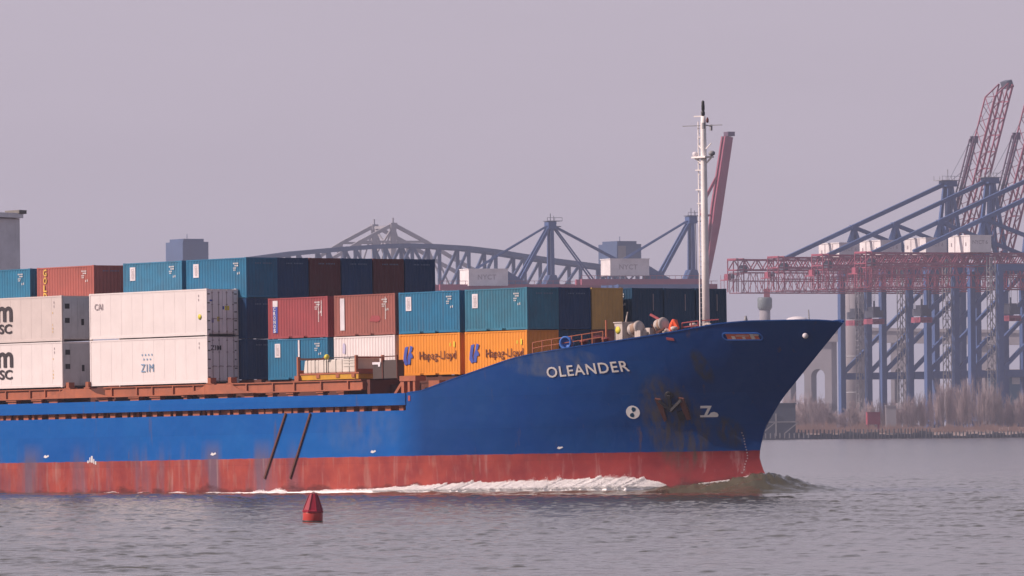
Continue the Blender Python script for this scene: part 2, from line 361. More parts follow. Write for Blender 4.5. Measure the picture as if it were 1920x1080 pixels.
SHEER_W = [6.03, 6.13, 6.68, 7.09, 7.49, 7.89, 8.14, 8.35, 8.56, 8.74, 8.94, 9.15, 9.39, 9.61, 9.72, 9.72, 9.72, 9.69, 9.58, 9.50]
_T = [(u-US)/(float(ue(w_))-US) for u, w_ in zip(SHEER_U, SHEER_W)]
def sheer_t(t): return float(np.interp(t, _T, SHEER_W))
def sheer_u(u): return float(np.interp(u, SHEER_U, SHEER_W))

ship = empty('cargo_ship', SHIP, 'blue hulled container ship with red boot topping under way to the right', 'ship')
mb = MB()
# fore body, both sides
NT, NW = 64, 30
for sgn in (-1, 1):
    vs = []; fs = []
    for i in range(NT+1):
        t = (i/NT)**0.85; wt = sheer_t(t)
        for j in range(NW+1):
            s_ = j/NW; w_ = -2.0 + (wt + 2.0)*s_
            us = float(np.interp(w_, [0,4], [17,US])); ex = float(np.interp(w_, [0,9.5], [2.30,2.35]))
            uu = us + t*(float(ue(w_)) - us); vs.append((uu, sgn*BEAM*(1 - t**ex), w_))
    for i in range(NT):
        for j in range(NW):
            a = i*(NW+1)+j; q = (a, a+NW+1, a+NW+2, a+1)
            fs.append(q if sgn < 0 else q[::-1])
    mb.add(vs, fs, True)
    # midbody and after body plating up to the slot under the bulwark
    ws = [-2.0, -1, 0, 1, 2, 3, 4, 5.0]
    us_ = [-95, -80, -60, -40, -20, 0, 10, 15]
    vs = []; fs = []
    for u in us_:
        for w_ in ws: vs.append((u, sgn*BEAM, w_))
    for w_ in ws: vs.append((float(np.interp(w_, [0,4], [17,US])), sgn*BEAM, w_))
    nr = len(us_)+1
    for i in range(nr-1):
        for j in range(len(ws)-1):
            a = i*len(ws)+j; q = (a, a+len(ws), a+len(ws)+1, a+1); fs.append(q if sgn < 0 else q[::-1])
    mb.add(vs, fs, False)
mb.add([(-95,-BEAM,-2),(-95,BEAM,-2),(-95,BEAM,5),(-95,-BEAM,5)], [(0,3,2,1)])
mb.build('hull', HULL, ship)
# bulwark strip over the slot, main deck, forecastle deck and bulwark cap
mb = MB()
for sgn in (-1, 1):
    mb.box(-95, 19.83, sgn*BEAM - 0.06, sgn*BEAM + 0.06, 5.32, 6.03)
mb.build('bulwark', HULL, ship)
mb = MB()
mb.box(-95, 20.2, -9.13, 9.13, 4.7, 4.96)
for w_, d_, u0 in ((None, 1.05, 20.2),):
    L = []; Rr = []
    for i in range(41):
        u = u0 + (47.2-u0)*i/40; wd = sheer_u(u) - d_; b_ = float(hb(u, wd)) - 0.06
        L.append((u, b_, wd)); Rr.append((u, -b_, wd))
    mb.add(L + Rr, [(i, 41+i, 42+i, i+1) for i in range(40)])
mb.build('deck', DRUST, ship)
pts = [hull_pt(u, sheer_u(u)) for u in np.linspace(20.0, 47.9, 70)]
for sg in (1, -1):
    mb = MB()
    for a, c in zip(pts[:-1], pts[1:]): mb.bar(Vector((a.x, sg*(a.y+0.05), a.z)), Vector((c.x, sg*(c.y+0.05), c.z)), 0.14, 0.07)
    mb.build('bulwark_cap', HULL, ship)
mb = MB(); mb.box(19.7, 20.05, -9.1, 9.1, 4.9, 6.0); mb.build('breakwater', RUST, ship)

# stanchions in the slot
proto = None; u = -34.0; k = 0
while u < 19.3:
    if proto is None:
        mb = MB(); mb.box(-0.2, 0.2, 0.0, 0.12, -0.18, 0.22); mb.box(-0.05, 0.05, 0.12, 0.9, -0.1, 0.9)
        proto = mb.build('stanchion', RUST, ship); o = proto
    else:
        o = proto.copy(); COL.objects.link(o)
    o.location = (u, -9.02, 5.14); o.scale = (rng.choice([0.6, 1.0, 1.3, 1.7]), 1, 1)
    u += rng.choice([0.75, 0.95, 1.1, 1.25]); k += 1
# hatch coamings, support beams and pedestals
mb = MB()
mb.box(-60, 2.2, -7.2, 7.2, 4.97, 6.97)
mb.build('hatch_coaming', DRUST, ship)
mb = MB(); mb.box(-60, 2.1, -6.2, 7.1, 6.98, 7.17); mb.build('hatch_cover', DRUST, ship)
mb = MB(); mb.box(2.4, 28.0, -6.1, 7.2, 4.97, 7.08); mb.build('hatch_coaming', DRUST, ship)
def support_beam(u0, u1, z0=6.33, z1=6.92, y=-8.85):
    mb = MB(); mb.box(u0, u1, y, y+0.5, z0, z1-0.07); mb.box(u0-0.02, u1+0.02, y-0.12, y+0.6, z1-0.06, z1); mb.box(u0, u1, y-0.10, y+0.5, z0-0.05, z0+0.02)
    u = u0 + 0.8
    while u < u1:
        mb.box(u-0.05, u+0.05, y-0.11, y+0.02, z0+0.03, z1-0.07); u += rng.choice([1.6, 2.1, 2.6])
    return mb.build('support_beam', RUST, ship)
support_beam(-28.0, -14.2); support_beam(-10.4, 0.9); support_beam(1.2, 15.3)
def post(u, y=-8.7, z0=4.97, z1=6.3, w_=0.45):
    mb = MB(); mb.box(u-w_/2, u+w_/2, y-0.12, y+0.25, z0, z1); mb.box(u-w_/2-0.1, u+w_/2+0.1, y-0.2, y+0.3, z1-0.12, z1)
    return mb.build('post', RUST, ship)
for u in (-24.5, -20.3, -17.6, -15.9, -10.6, -7.4, -5.2, -2.2, -0.5, 1.6, 4.2, 6.3, 8.3, 11.2, 13.2): post(u, w_=rng.choice([0.35, 0.5, 0.9]))
for u0 in (-14.5, 0.1):      # pedestals between the bays
    for du in (0.15, 2.2):
        mb = MB(); mb.box(u0+du, u0+du+0.3, -8.95, -8.5, 6.94, 7.3); mb.box(u0+du-0.15, u0+du+0.45, -8.97, -8.4, 6.88, 6.96); mb.build('stacking_post', RUST, ship)
    mb = MB(); mb.prism([(u0-2.4, 6.3), (u0+5.0, 6.3), (u0+3.4, 6.55), (u0+2.6, 6.87), (u0, 6.87), (u0-0.6, 6.6)], SIDE @ Matrix.Translation((0,0,8.96)), 0.08); mb.build('gusset', RUST, ship)
mb = MB(); mb.box(8.9, 9.3, -8.99, -8.4, 6.93, 7.25); mb.build('stacking_post', RUST, ship)
mb = MB()      # table shaped pedestal in front of the orange boxes
mb.box(18.5, 20.0, -8.6, -7.8, 6.75, 7.06); mb.box(18.6, 18.85, -8.55, -8.2, 4.97, 6.75); mb.box(19.2, 19.4, -8.55, -8.2, 4.97, 6.75); mb.box(19.7, 19.9, -8.55, -8.2, 4.97, 6.75)
mb.bar((17.8,-8.4,5.9), (18.6,-8.4,6.7), 0.18); mb.build('pedestal', RUST, ship)
mb = MB(); mb.box(20.5, 21.5, -8.0, -7.5, 6.1, 6.75); mb.box(20.3, 22.6, -8.1, -7.4, 5.95, 6.1); mb.build('pedestal', RUST, ship)
mb = MB()      # rust red passage between the bays
mb.box(15.4, 15.7, -8.6, -6.3, 4.97, 6.9); mb.box(15.71, 19.5, -7.0, -6.9, 4.97, 6.6)
mb.build('walkway_bulkhead', DRUST, ship)

# diagonal guide bars on the side
for (a, c) in (((8.35, 5.0), (6.17, 1.08)), ((10.74, 4.96), (8.68, 1.06))):
    mb = MB(); mb.bar((a[0], -9.25, a[1]), (c[0], -9.25, c[1]), 0.10, 0.12); o = mb.build('guide_bar', DRUST, ship)
# small marks on the plating
for (u, w_, s_) in ((-16.18, 2.62, 1.0), (1.06, 2.58, 1.0), (16.67, 2.55, 0.9), (31.12, 2.6, 0.7)):
    mb = MB(); mb.prism([(-0.28*s_,0.0), (-0.05,-0.06), (0.3*s_,0.04), (0.22*s_,0.14*s_), (0,0.07), (-0.12*s_,0.14*s_)], hull_frame(u, w_, 0.004), 0.015)
    mb.build('hull_mark', LWHITE, ship)
mb = MB()
for (dx, dy, wd, h_) in ((-0.35,0.0,0.14,0.16), (-0.12,0.05,0.1,0.3), (0.05,0.02,0.16,0.42), (0.28,-0.05,0.1,0.3), (0.46,-0.1,0.12,0.22)):
    mb.prism([(dx,dy), (dx+wd,dy), (dx+wd,dy+h_), (dx,dy+h_)], hull_frame(-11.5, 2.2, 0.004), 0.015)
mb.build('load_line_mark', LWHITE, ship)

# ship's name, wrapped on the flared plating
def wrap_on_hull(me, u0, w0, slope):
    for v_ in me.vertices:
        x, y = v_.co.x, v_.co.y
        v_.co = hull_pt(u0 + x, w0 + y + slope*x, 0.045 + v_.co.z)
    return me
me = text_mesh('OLEANDER', 0.86, 0.010, 0.004, spacing=1.12)
xs = [v_.co.x for v_ in me.vertices]; x0, x1 = min(xs), max(xs)
for v_ in me.vertices: v_.co.x = (v_.co.x - x0)*5.15/(x1-x0)
wrap_on_hull(me, 31.15, 6.72, 0.058); mobj('lettering', me, paint('worn name white', (0.60, 0.57, 0.56), wear=0.8, scale=1.6, dirt=(0.25,0.20,0.20)), ship)
# bow thruster mark: white disc with a dark two bladed propeller
mb = MB(); M0 = hull_frame(35.67, 4.62, 0.006)
mb.prism([(0.42*math.cos(2*math.pi*i/28), 0.40*math.sin(2*math.pi*i/28)) for i in range(28)], M0, 0.012)
th = mb.build('thruster_mark', LWHITE, ship)
mb = MB()
for a in (R(70), R(250)):
    mb.prism([(0.03*math.cos(a)+d*math.cos(a)-q*math.sin(a), 0.03*math.sin(a)+d*math.sin(a)+q*math.cos(a)) for d, q in ((0,-0.03),(0.12,-0.13),(0.25,-0.12),(0.29,0),(0.25,0.12),(0.12,0.13),(0,0.03))], M0 @ Matrix.Translation((0,0,0.013)), 0.008)
mb.build('propeller_symbol', DTEAL, th)
# bulbous bow mark
mb = MB(); M0 = hull_frame(38.88, 4.27, 0.006)
mb.prism([(-0.02,0),(1.0,0),(1.07,0.12),(1.0,0.26),(0.82,0.33),(0.62,0.28),(0.55,0.18),(0.45,0.12),(-0.02,0.12)], M0, 0.012)
mb.prism([(0.22,0.121),(0.40,0.121),(0.72,0.72),(0.06,0.72),(0.03,0.58),(0.47,0.58)], M0, 0.012)
mb.build('bulb_mark', LWHITE, ship)
# draft marks at the stem
for i in range(15):
    mb = MB()
    w_ = 3.3 - i*0.165; u = 40.62 + 0.02*math.sin(i)
    mb.prism([(-0.035,0),(0.035,0),(0.035,0.065),(-0.035,0.065)], hull_frame(u - 0.25 if w_ > 1 else u-0.3, w_, 0.006), 0.01)
    mb.build('draft_mark', LGREY, ship)
# anchor in its pocket
M0 = hull_frame(37.68, 5.25, 0.0)
mb = MB(); mb.lathe([(0.24,0.0),(0.26,0.03),(0.24,0.06),(0.12,0.06)], 16, M0 @ Matrix.Translation((0.1,0.36,0)))
an = mb.build('anchor', DARK, ship)
mb = MB(); mb.bar(M0 @ Vector((0.1,0.4,0.12)), M0 @ Vector((0.12,-0.55,0.16)), 0.2, 0.16); mb.bar(M0 @ Vector((-0.55,0.08,0.14)), M0 @ Vector((0.14,-0.6,0.18)), 0.24, 0.16); mb.bar(M0 @ Vector((0.86,0.1,0.14)), M0 @ Vector((0.10,-0.6,0.18)), 0.24, 0.16)
mb.build('anchor_shank', DARK, an)
for pts in ([(-0.75,0.22),(-0.42,0.16),(-0.30,-0.4),(-0.22,-1.15),(-0.38,-1.3),(-0.58,-0.5)], [(0.68,0.25),(0.98,0.18),(1.12,-0.5),(1.22,-1.15),(1.0,-1.2),(0.80,-0.55)]):
    mb = MB(); mb.prism(pts, M0 @ Matrix.Translation((0,0,0.03)), 0.16); mb.build('fluke', DRUST, an)
mb = MB(); mb.prism([(0.42,-0.7),(0.86,-0.6),(0.86,-1.2),(0.52,-1.25)], M0 @ Matrix.Translation((0,0,0.02)), 0.12); mb.build('hawse_plate', DARK, an)
# long mooring opening near the bow
def capsule(L, h, n=8):
    r_ = h/2; p = []
    for i in range(n+1): a = -math.pi/2 + math.pi*i/n; p.append((L/2 - r_ + r_*math.cos(a), r_*math.sin(a)))
    for i in range(n+1): a = math.pi/2 + math.pi*i/n; p.append((-L/2 + r_ + r_*math.cos(a), r_*math.sin(a)))
    return p
def surf_prism(mb, pts, uc, wc, slope, o0, o1):
    vs = []
    for off in (o0, o1):
        for x, y in pts: vs.append(hull_pt(uc+x, wc+y+slope*x, off))
    n_ = len(pts)
    # strips so the panel follows the curved plating
    half = n_//2
    fs = [(n_+i, n_+i+1, n_+n_-2-i, n_+n_-1-i) for i in range(half-1)] + [(i, (i+1)%n_, n_+(i+1)%n_, n_+i) for i in range(n_)]
    mb.add(vs, fs)
mb = MB()
outer, inner = capsule(2.05, 0.44, 10), capsule(1.92, 0.33, 10)
n_ = len(outer); vs = []
for pts, off in ((outer, 0.0), (outer, 0.05), (inner, 0.05), (inner, 0.012)):
    for x, y in pts: vs.append(hull_pt(43.0+x, 8.85+y-0.02*x, off))
fs = []
for k in range(3):
    for i in range(n_): fs.append((k*n_+i, k*n_+(i+1)%n_, (k+1)*n_+(i+1)%n_, (k+1)*n_+i))
mb.add(vs, fs)
fl = mb.build('fairlead', VBLUE, ship)
def rect(x0, x1, y0, y1, k=10):
    return [(x0+(x1-x0)*i/k, y0) for i in range(k+1)] + [(x1+(x0-x1)*i/k, y1) for i in range(k+1)]
mb = MB(); surf_prism(mb, rect(-0.80, 0.80, -0.155, 0.155, 16), 43.0, 8.85, -0.02, 0.0, 0.016); mb.build('fairlead_recess', paint('fresh red oxide', (0.62, 0.14, 0.07), wear=0.4), fl)
mb = MB(); surf_prism(mb, rect(0.42, 0.60, -0.15, 0.15, 3), 43.0, 8.85, -0.02, 0.0, 0.035); surf_prism(mb, rect(0.62, 0.86, 0.04, 0.12, 3), 43.0, 8.85, -0.02, 0.0, 0.035)
surf_prism(mb, rect(-0.55, -0.38, -0.15, 0.02, 3), 43.0, 8.85, -0.02, 0.0, 0.03); surf_prism(mb, rect(-0.02, 0.12, -0.15, -0.02, 3), 43.0, 8.85, -0.02, 0.0, 0.03); surf_prism(mb, rect(-0.3, 0.35, 0.02, 0.06, 6), 43.0, 8.85, -0.02, 0.0, 0.03)
mb.build('mooring_roller', GEARW, fl)
mb = MB(); surf_prism(mb, rect(-0.2, 0.2, -0.07, 0.07, 4), 39.13, 8.79, -0.15, 0.0, 0.04); mb.build('mooring_eye', CRIM, ship)
mb = MB(); mb.lathe([(0.02,0.0),(0.12,0.05),(0.17,0.14),(0.17,0.2),(0.12,0.3),(0.02,0.34)], 14, hull_frame(46.14, 8.9, -0.02)); mb.build('bow_light', STICK, ship)
mb = MB(); surf_prism(mb, rect(-0.1, 0.1, -0.16, 0.16, 2), 20.15, 5.71, 0, 0.0, 0.03); mb.build('side_plate', CRIM, ship)

# foremast
def part_of(mb, name, mat, par): return mb.build(name, mat, par)
mz0 = 8.2
mb = MB(); mb.lathe([(0.225,mz0),(0.21,14),(0.185,18),(0.165,21.4),(0.13,21.9)], 16, Matrix.Translation((36.4,0,0)))
mast = mb.build('foremast', MASTW, ship)
mb = MB()
for y in (0.20, -0.08):
    mb.bar((35.95-0.08, 0.06+y, mz0), (36.05-0.08, 0.06+y, 21.6), 0.05)
z = mz0 + 0.1
while z < 21.5:
    mb.bar((35.9, 0.27, z), (35.9, -0.03, z), 0.035); z += 0.30
for z in np.arange(mz0+1.5, 21.5, 2.2): mb.bar((35.9,0.1,z), (36.3,0.1,z), 0.05)
mb.build('mast_ladder', MASTW, mast)
mb = MB(); mb.bar((36.4+1.0,-0.85,21.35), (36.4-0.55,1.1,21.35), 0.05); mb.box(37.3,37.45,-0.92,-0.8,21.1,21.45); mb.box(35.8,35.92,1.02,1.14,21.1,21.45)
mb.bar((36.4-1.2,-0.55,21.35), (36.4+1.05,0.55,21.35), 0.045); mb.build('yard', CGREY, mast)
mb = MB()
for z, l in ((21.9, 0.55), (17.6, 0.5), (18.75, 0.5), (16.8, 0.4)): mb.bar((36.3,0,z), (36.3-l*0.9, -l*0.35, z), 0.07)
mb.build('mast_arm', MASTW, mast)
mb = MB(); mb.box(35.7, 36.9, -0.35, 0.35, 19.45, 19.55); mb.bar((36.4,0,19.0), (36.9,0.2,19.5), 0.08); mb.bar((36.4,0,19.0), (35.8,-0.2,19.5), 0.08); mb.bar((36.5,0,19.9),(36.95,0.1,20.3),0.05); mb.bar((36.3,0,19.9),(35.9,0,20.3),0.05)
pf = mb.build('mast_platform', MASTW, mast)
mb = MB(); mb.lathe([(0.06,0),(0.2,0.08),(0.2,0.22),(0.1,0.3)], 12, Matrix.Translation((37.0,0.1,19.55))); mb.build('floodlight', CGREY, pf)
mb = MB(); mb.lathe([(0.1,0),(0.16,0.08),(0.16,0.2),(0.1,0.28)], 12, Matrix.Translation((35.75,-0.1,19.55))); mb.build('floodlight', STICK, pf)
mb = MB(); mb.lathe([(0.05,0),(0.11,0.05),(0.11,0.25),(0.07,0.3),(0.10,0.36),(0.10,0.6),(0.09,0.72),(0.09,0.85),(0.03,0.92)], 10, Matrix.Translation((36.4,0,21.9))); mb.build('mast_light', DARK, mast)
mb = MB(); mb.lathe([(0.05,0),(0.08,0.06),(0.08,0.2),(0.03,0.32)], 10, Matrix.Translation((36.68,0.08,21.5))); mb.build('side_light', DMAROON, mast)
mb = MB(); mb.bar((36.2,0.12,21.9), (36.15,0.12,22.2), 0.1); mb.build('mast_light', CGREY, mast)

# forecastle gear
mb = MB(); mb.box(34.5, 35.2, -5.45, -4.55, 8.0, 9.82); mb.box(34.45, 35.25, -5.5, -4.5, 9.82, 9.88)
bx = mb.build('equipment_box', GEARW, ship)
mb = MB(); mb.lathe([(0.22,0),(0.22,0.02)], 18, Matrix.Translation((34.83,-5.452,9.4)) @ Matrix.Rotation(math.pi/2,4,'X')); mb.build('warning_sign', LEMON, bx)
mb = MB(); mb.bar((34.9,-4.9,9.88), (35.0,-4.9,10.25), 0.06); mb.bar((35.0,-4.9,10.2), (35.12,-4.95,10.45), 0.05); mb.build('hook', GEARW, bx)
wl = MB(); wl.box(35.35, 36.6, -4.9, -3.4, 7.9, 8.8); wl.box(36.15, 36.65, -4.6, -4.1, 8.7, 9.5)
wind = wl.build('windlass', GEARW, ship)
for (u, y, zc, r_, l) in ((35.55,-4.9,9.40,0.36,0.5), (36.75,-3.9,9.60,0.38,0.32)):
    mb = MB(); M0 = Matrix.Translation((u,y,zc)) @ Matrix.Rotation(R(75),4,'Y')
    mb.lathe([(r_*0.3,-0.1),(r_*1.1,-0.1),(r_*1.1,0.0),(r_*0.82,0.06),(r_*0.86,l*0.5),(r_*0.82,l-0.06),(r_*1.1,l),(r_*1.1,l+0.08),(r_*0.3,l+0.08)], 22, M0); dr = mb.build('drum', GEARW, wind)
    mb = MB(); mb.lathe([(r_*0.5,0.07),(r_*0.95,0.075),(r_*1.0,l*0.35),(r_*0.96,l*0.6),(r_*1.0,l*0.8),(r_*0.95,l-0.075),(r_*0.5,l-0.07)], 22, M0); mb.build('rope_coil', ROPE, dr)
mb = MB(); mb.lathe([(0.12,0),(0.2,0.1),(0.15,0.35),(0.2,0.6)], 12, Matrix.Translation((35.55,-4.9,9.40)) @ Matrix.Rotation(R(75),4,'Y') @ Matrix.Translation((0,0,-0.5))); mb.build('warping_head', GEARW, wind)
mb = MB(); mb.bar((35.6,-3.6,10.3), (36.5,-3.5,9.9), 0.12); mb.build('brake_lever', CRIM, wind)
mb = MB(); mb.box(36.0,36.5,-5.2,-4.7,8.3,9.35); mb.build('gear_box', GEARW, wind)
mb = MB(); mb.bar((37.2,-3.9,9.35), (37.6,-3.9,9.1), 0.3); mb.build('chain_stopper', GEARW, wind)
mb = MB(); M0 = Matrix.Translation((37.45,-3.6,9.0)) @ Matrix.Rotation(R(12),4,'Y'); mb.lathe([(0.30,0),(0.26,0.4),(0.22,0.7),(0.10,0.98)], 5, M0, smooth=False); mb.bar(M0 @ Vector((0,0,0.85)), M0 @ Vector((0.42,0.05,0.5)), 0.3, 0.35, r1=0.12)
mb.build('spare_cover', FLAME, ship)
mb = MB()   # hoop of a second winch, port side, and small fittings
for i in range(10):
    a0, a1 = math.pi*i/10, math.pi*(i+1)/10
    mb.bar((39.0-0.5*math.cos(a0),-2.2,9.15+0.55*math.sin(a0)), (39.0-0.5*math.cos(a1),-2.2,9.15+0.55*math.sin(a1)), 0.11)
mb.box(38.6, 39.6, -2.3, -1.8, 8.3, 9.2); mb.build('winch_hoop', GEARW, ship)
mb = MB(); mb.lathe([(0.03,8.6),(0.03,9.6),(0.1,9.65),(0.13,9.85),(0.06,10.15)], 10, Matrix.Translation((39.2,0.6,0))); mb.build('lantern', CGREY, ship)
mb = MB(); mb.lathe([(0.80,8.7),(0.80,9.55),(0.72,9.75),(0.5,9.9),(0.2,9.97),(0.03,9.98)], 22, Matrix.Translation((44.3,0,0))); mb.build('hatch_dome', STICK, ship)
mb = MB(); mb.bar((44.9,0.4,9.6), (44.8,0.45,10.35), 0.05); mb.build('jackstaff', CGREY, ship)
# blue mushroom ventilator
M0 = Matrix.Translation((32.2,-7.15,8.72)) @ Matrix.Rotation(R(90),4,'X') @ Matrix.Rotation(R(20),4,'Y')
mb = MB(); mb.lathe([(0.12,-0.30),(0.36,-0.26),(0.40,0.0),(0.40,0.18),(0.30,0.20),(0.28,0.0),(0.02,-0.05)], 22, M0); mb.bar((32.2,-6.95,8.45), (32.2,-6.5,7.9), 0.4, n=12)
mb.build('ventilator', VBLUE, ship)
# rails
mb = MB()
us_ = np.linspace(29.9, 34.6, 8)
for i, u in enumerate(us_):
    y = -float(hb(u, 8.0)) + 0.45; zb = sheer_u(u) - 1.0; zt = sheer_u(u) + 0.72
    mb.bar((u,y,zb), (u,y,zt), 0.055)
    if i:
        for d_ in (0, 0.33): mb.bar((pu,py_,pz-d_), (u,y,zt-d_), 0.045)
    pu, py_, pz = u, y, zt
mb.bar((34.3,-5.9,8.0), (34.3,-5.9,10.0), 0.09)
mb.build('railing', RUST, ship)
mb = MB()
for a, c in (((37.9,-3.2,9.75),(39.0,-2.9,9.85)), ((37.9,-3.2,9.5),(39.0,-2.9,9.6)), ((37.9,-3.2,9.0),(37.9,-3.2,9.75)), ((38.5,-3.0,9.0),(38.5,-3.0,9.8)), ((39.0,-2.9,9.0),(39.0,-2.9,9.85)), ((39.3,-2.9,9.85),(40.2,-2.4,9.9))): mb.bar(a, c, 0.06)
mb.build('railing', CRIM, ship)
for u, h_ in ((33.0, 0.35), (33.9, 0.45), (34.4, 0.3)):
    mb = MB(); y = -float(hb(u, 8)) + 0.9
    mb.lathe([(0.2,0),(0.2,1.0+h_),(0.26,1.0+h_),(0.26,1.12+h_),(0.1,1.15+h_)], 14, Matrix.Translation((u,y,sheer_u(u)-1.05))); mb.build('bollard', CRIM, ship)
mb = MB(); mb.box(32.7, 33.7, -6.3, -5.4, 7.3, 8.6); mb.build('gear_locker', DTEAL, ship)
for u, y, h_ in ((38.2,-2.6,0.5),(40.6,-1.8,0.45),(38.0,-3.9,0.3)):
    mb = MB(); mb.lathe([(0.1,-1.2),(0.1,h_-0.25),(0.2,h_-0.2),(0.22,h_-0.05),(0.1,h_)], 12, Matrix.Translation((u,y,9.25))); mb.build('vent_head', GEARW, ship)
mb = MB(); mb.bar((36.9,-4.3,9.2),(37.5,-4.2,9.45),0.09); mb.bar((36.9,-4.3,9.2),(36.7,-4.5,9.7),0.07); mb.build('winch_frame', DRUST, ship)

# deckhouse far aft
mb = MB(); mb.box(-58, -40, -8.5, 6.35, 4.97, 18.75)
dh = mb.build('deckhouse', HOUSEG, ship)
for zz in (7.6, 10.3, 13.0):      # deck edges and square cabin windows, forward face
    mb = MB(); mb.box(-57.9, -39.88, -8.62, 6.47, zz-1.05, zz-0.93); mb.build('deck_edge', HOUSEG, dh)
    for y in (-7.2, -5.0, -2.8, -0.6, 1.6, 3.4):
        mb = MB(); mb.box(-40.0, -39.95, y, y+0.75, zz, zz+0.85); wn = mb.build('window', DARK, dh)
        mb = MB()
        for q in ((y-0.06,y,zz-0.06,zz+0.91), (y+0.75,y+0.81,zz-0.06,zz+0.91), (y,y+0.75,zz-0.06,zz), (y,y+0.75,zz+0.85,zz+0.91)): mb.box(-40.0, -39.92, *q)
        mb.build('window_frame', HOUSEG, wn)
for i in range(9):               # wheelhouse windows
    y = -7.6 + i*1.28
    mb = MB(); mb.box(-40.0, -39.95, y, y+1.0, 16.2, 17.5); mb.build('window', DARK, dh)
mb = MB(); Mt = Matrix.Translation((-40,6.4,18.75)) @ Matrix.Rotation(R(-1.3),4,'X')
mb.box(-18.2, 0.35, -15.2, 0.0, 0.02, 0.34, Mt); mb.build('roof', HOUSEG, dh)
mb = MB(); mb.box(-1.2, 0.42, -0.4, 0.22, 0.30, 0.55, Mt); mb.build('roof_light_box', FRAMEG, dh)

# ------------------------------------------------------------------ containers
def corrugated(L, W, H, fr=0.09, pitch=0.278, dep=0.034, ends=True):
    """side, end and roof sheets of one box; x runs -L..0"""
    mb = MB()
    def sheet(p0, p1, nrm, z0, z1):
        p0 = Vector(p0); p1 = Vector(p1); d = (p1-p0); l = d.length; d.normalize(); n_ = max(2, int(round(l/pitch))); q = l/n_
        prof = []
        for i in range(n_):
            for f_, k in ((0,1),(0.26,1),(0.5,0),(0.76,0)): prof.append((i*q+f_*q, k))
        prof.append((l,1))
        vs = []
        for x, k in prof:
            P = p0 + d*x - Vector(nrm)*(0.012 + dep*(1-k)); vs += [(P.x,P.y,z0), (P.x,P.y,z1)]
        fs = [(2*i, 2*i+2, 2*i+3, 2*i+1) for i in range(len(prof)-1)]
        mb.add(vs, fs)
    sheet((-L+fr,-W/2,0), (-fr,-W/2,0), (0,-1,0), 0.14, H-0.09)
    sheet((-fr,W/2,0), (-L+fr,W/2,0), (0,1,0), 0.14, H-0.09)
    if ends: sheet((0,-W/2+fr,0), (0,W/2-fr,0), (1,0,0), 0.14, H-0.1)
    sheet((-L,W/2-fr,0), (-L,-W/2+fr,0), (-1,0,0), 0.14, H-0.1)
    mb.box(-L+0.05, -0.05, -W/2+0.05, W/2-0.05, H-0.07, H-0.03); mb.box(-L+0.05, -0.05, -W/2+0.05, W/2-0.05, 0.06, 0.15)
    return mb
def frame_mb(L, W, H):
    mb = MB(); p = 0.10
    for x0 in (-L, -p):
        for y0 in (-W/2, W/2-p): mb.box(x0, x0+p, y0, y0+p, 0.12, H-0.12)
    for y0 in (-W/2, W/2-0.06):
        mb.box(-L+0.17, -0.17, y0, y0+0.06, H-0.09, H-0.012)
        for a, c in ((0.17, L*0.345), (L*0.345+0.36, L*0.655-0.36), (L*0.655, L-0.17)): mb.box(-L+a, -L+c, y0, y0+0.06, 0.02, 0.15)
        for a in (L*0.345, L*0.655-0.36): mb.box(-L+a, -L+a+0.36, y0+0.005, y0+0.05, 0.125, 0.15)
    for x0 in (-L, -0.07):
        mb.box(x0, x0+0.07, -W/2+0.16, W/2-0.16, H-0.11, H-0.012); mb.box(x0, x0+0.07, -W/2+0.16, W/2-0.16, 0.02, 0.15)
    cast(mb, L, W, H)
    return mb
def cast(mb, L, W, H):
    for x0 in (-L-0.004, -0.174):
        for y0 in (-W/2-0.004, W/2-0.16):
            for z0 in (0.0, H-0.118): mb.box(x0, x0+0.178, y0, y0+0.164, z0, z0+0.125 if z0 < 0.5 else H)
L20, W8, H8 = 6.058, 2.438, 2.5
L40, H9 = 12.06, 2.88
_m = {}
def mesh_once(key, f, name):
    if key not in _m:
        o = f().build(name, None); me = o.data; bpy.data.objects.remove(o); _m[key] = me
    return _m[key]
def marks_side(L, H, dense=True):
    """rows of small code figures, upper forward corner of the side"""
    mb = MB()
    def bars(x, z, n_, h_, wd):
        for i in range(n_):
            if rng.random() < 0.85: mb.box(x+i*wd*1.5, x+i*wd*1.5+wd*(0.7+0.5*rng.random()), -W8/2-0.012, -W8/2-0.001, z, z+h_)
    bars(-1.30, H-0.40, 7, 0.085, 0.05); bars(-1.15, H-0.54, 5, 0.085, 0.05); bars(-1.30, H-0.68, 4, 0.075, 0.05); bars(-1.28, H-0.80, 3, 0.07, 0.05)
    bars(-1.0, H-1.05, 2, 0.13, 0.07); bars(-0.72, H-1.03, 1, 0.14, 0.08)
    return mb
def marks_front(H):
    mb = MB()
    for i in range(11):
        if i == 4: continue
        mb.box(0.001, 0.010, -0.50+i*0.12, -0.50+i*0.12+0.06, H-0.40, H-0.32)
    return mb
def panel_mb(H):
    mb = MB(); mb.box(-L20+0.72, -L20+1.27, -W8/2-0.014, -W8/2-0.001, H-1.12, H-0.28); return mb
def panel_text_mb(H):
    mb = MB()
    for i in range(9):
        mb.box(-L20+0.86, -L20+0.94+0.2*rng.random(), -W8/2-0.020, -W8/2-0.015, H-1.02+i*0.075, H-1.02+i*0.075+0.035)
        mb.box(-L20+1.04, -L20+1.10+0.08*rng.random(), -W8/2-0.020, -W8/2-0.015, H-1.02+i*0.075, H-1.02+i*0.075+0.035)
    return mb
def at_ship(u, v_, w_): return SHIP @ Matrix.Translation((u, -v_, w_))
BOXG = 'shipping containers stacked on the ship'
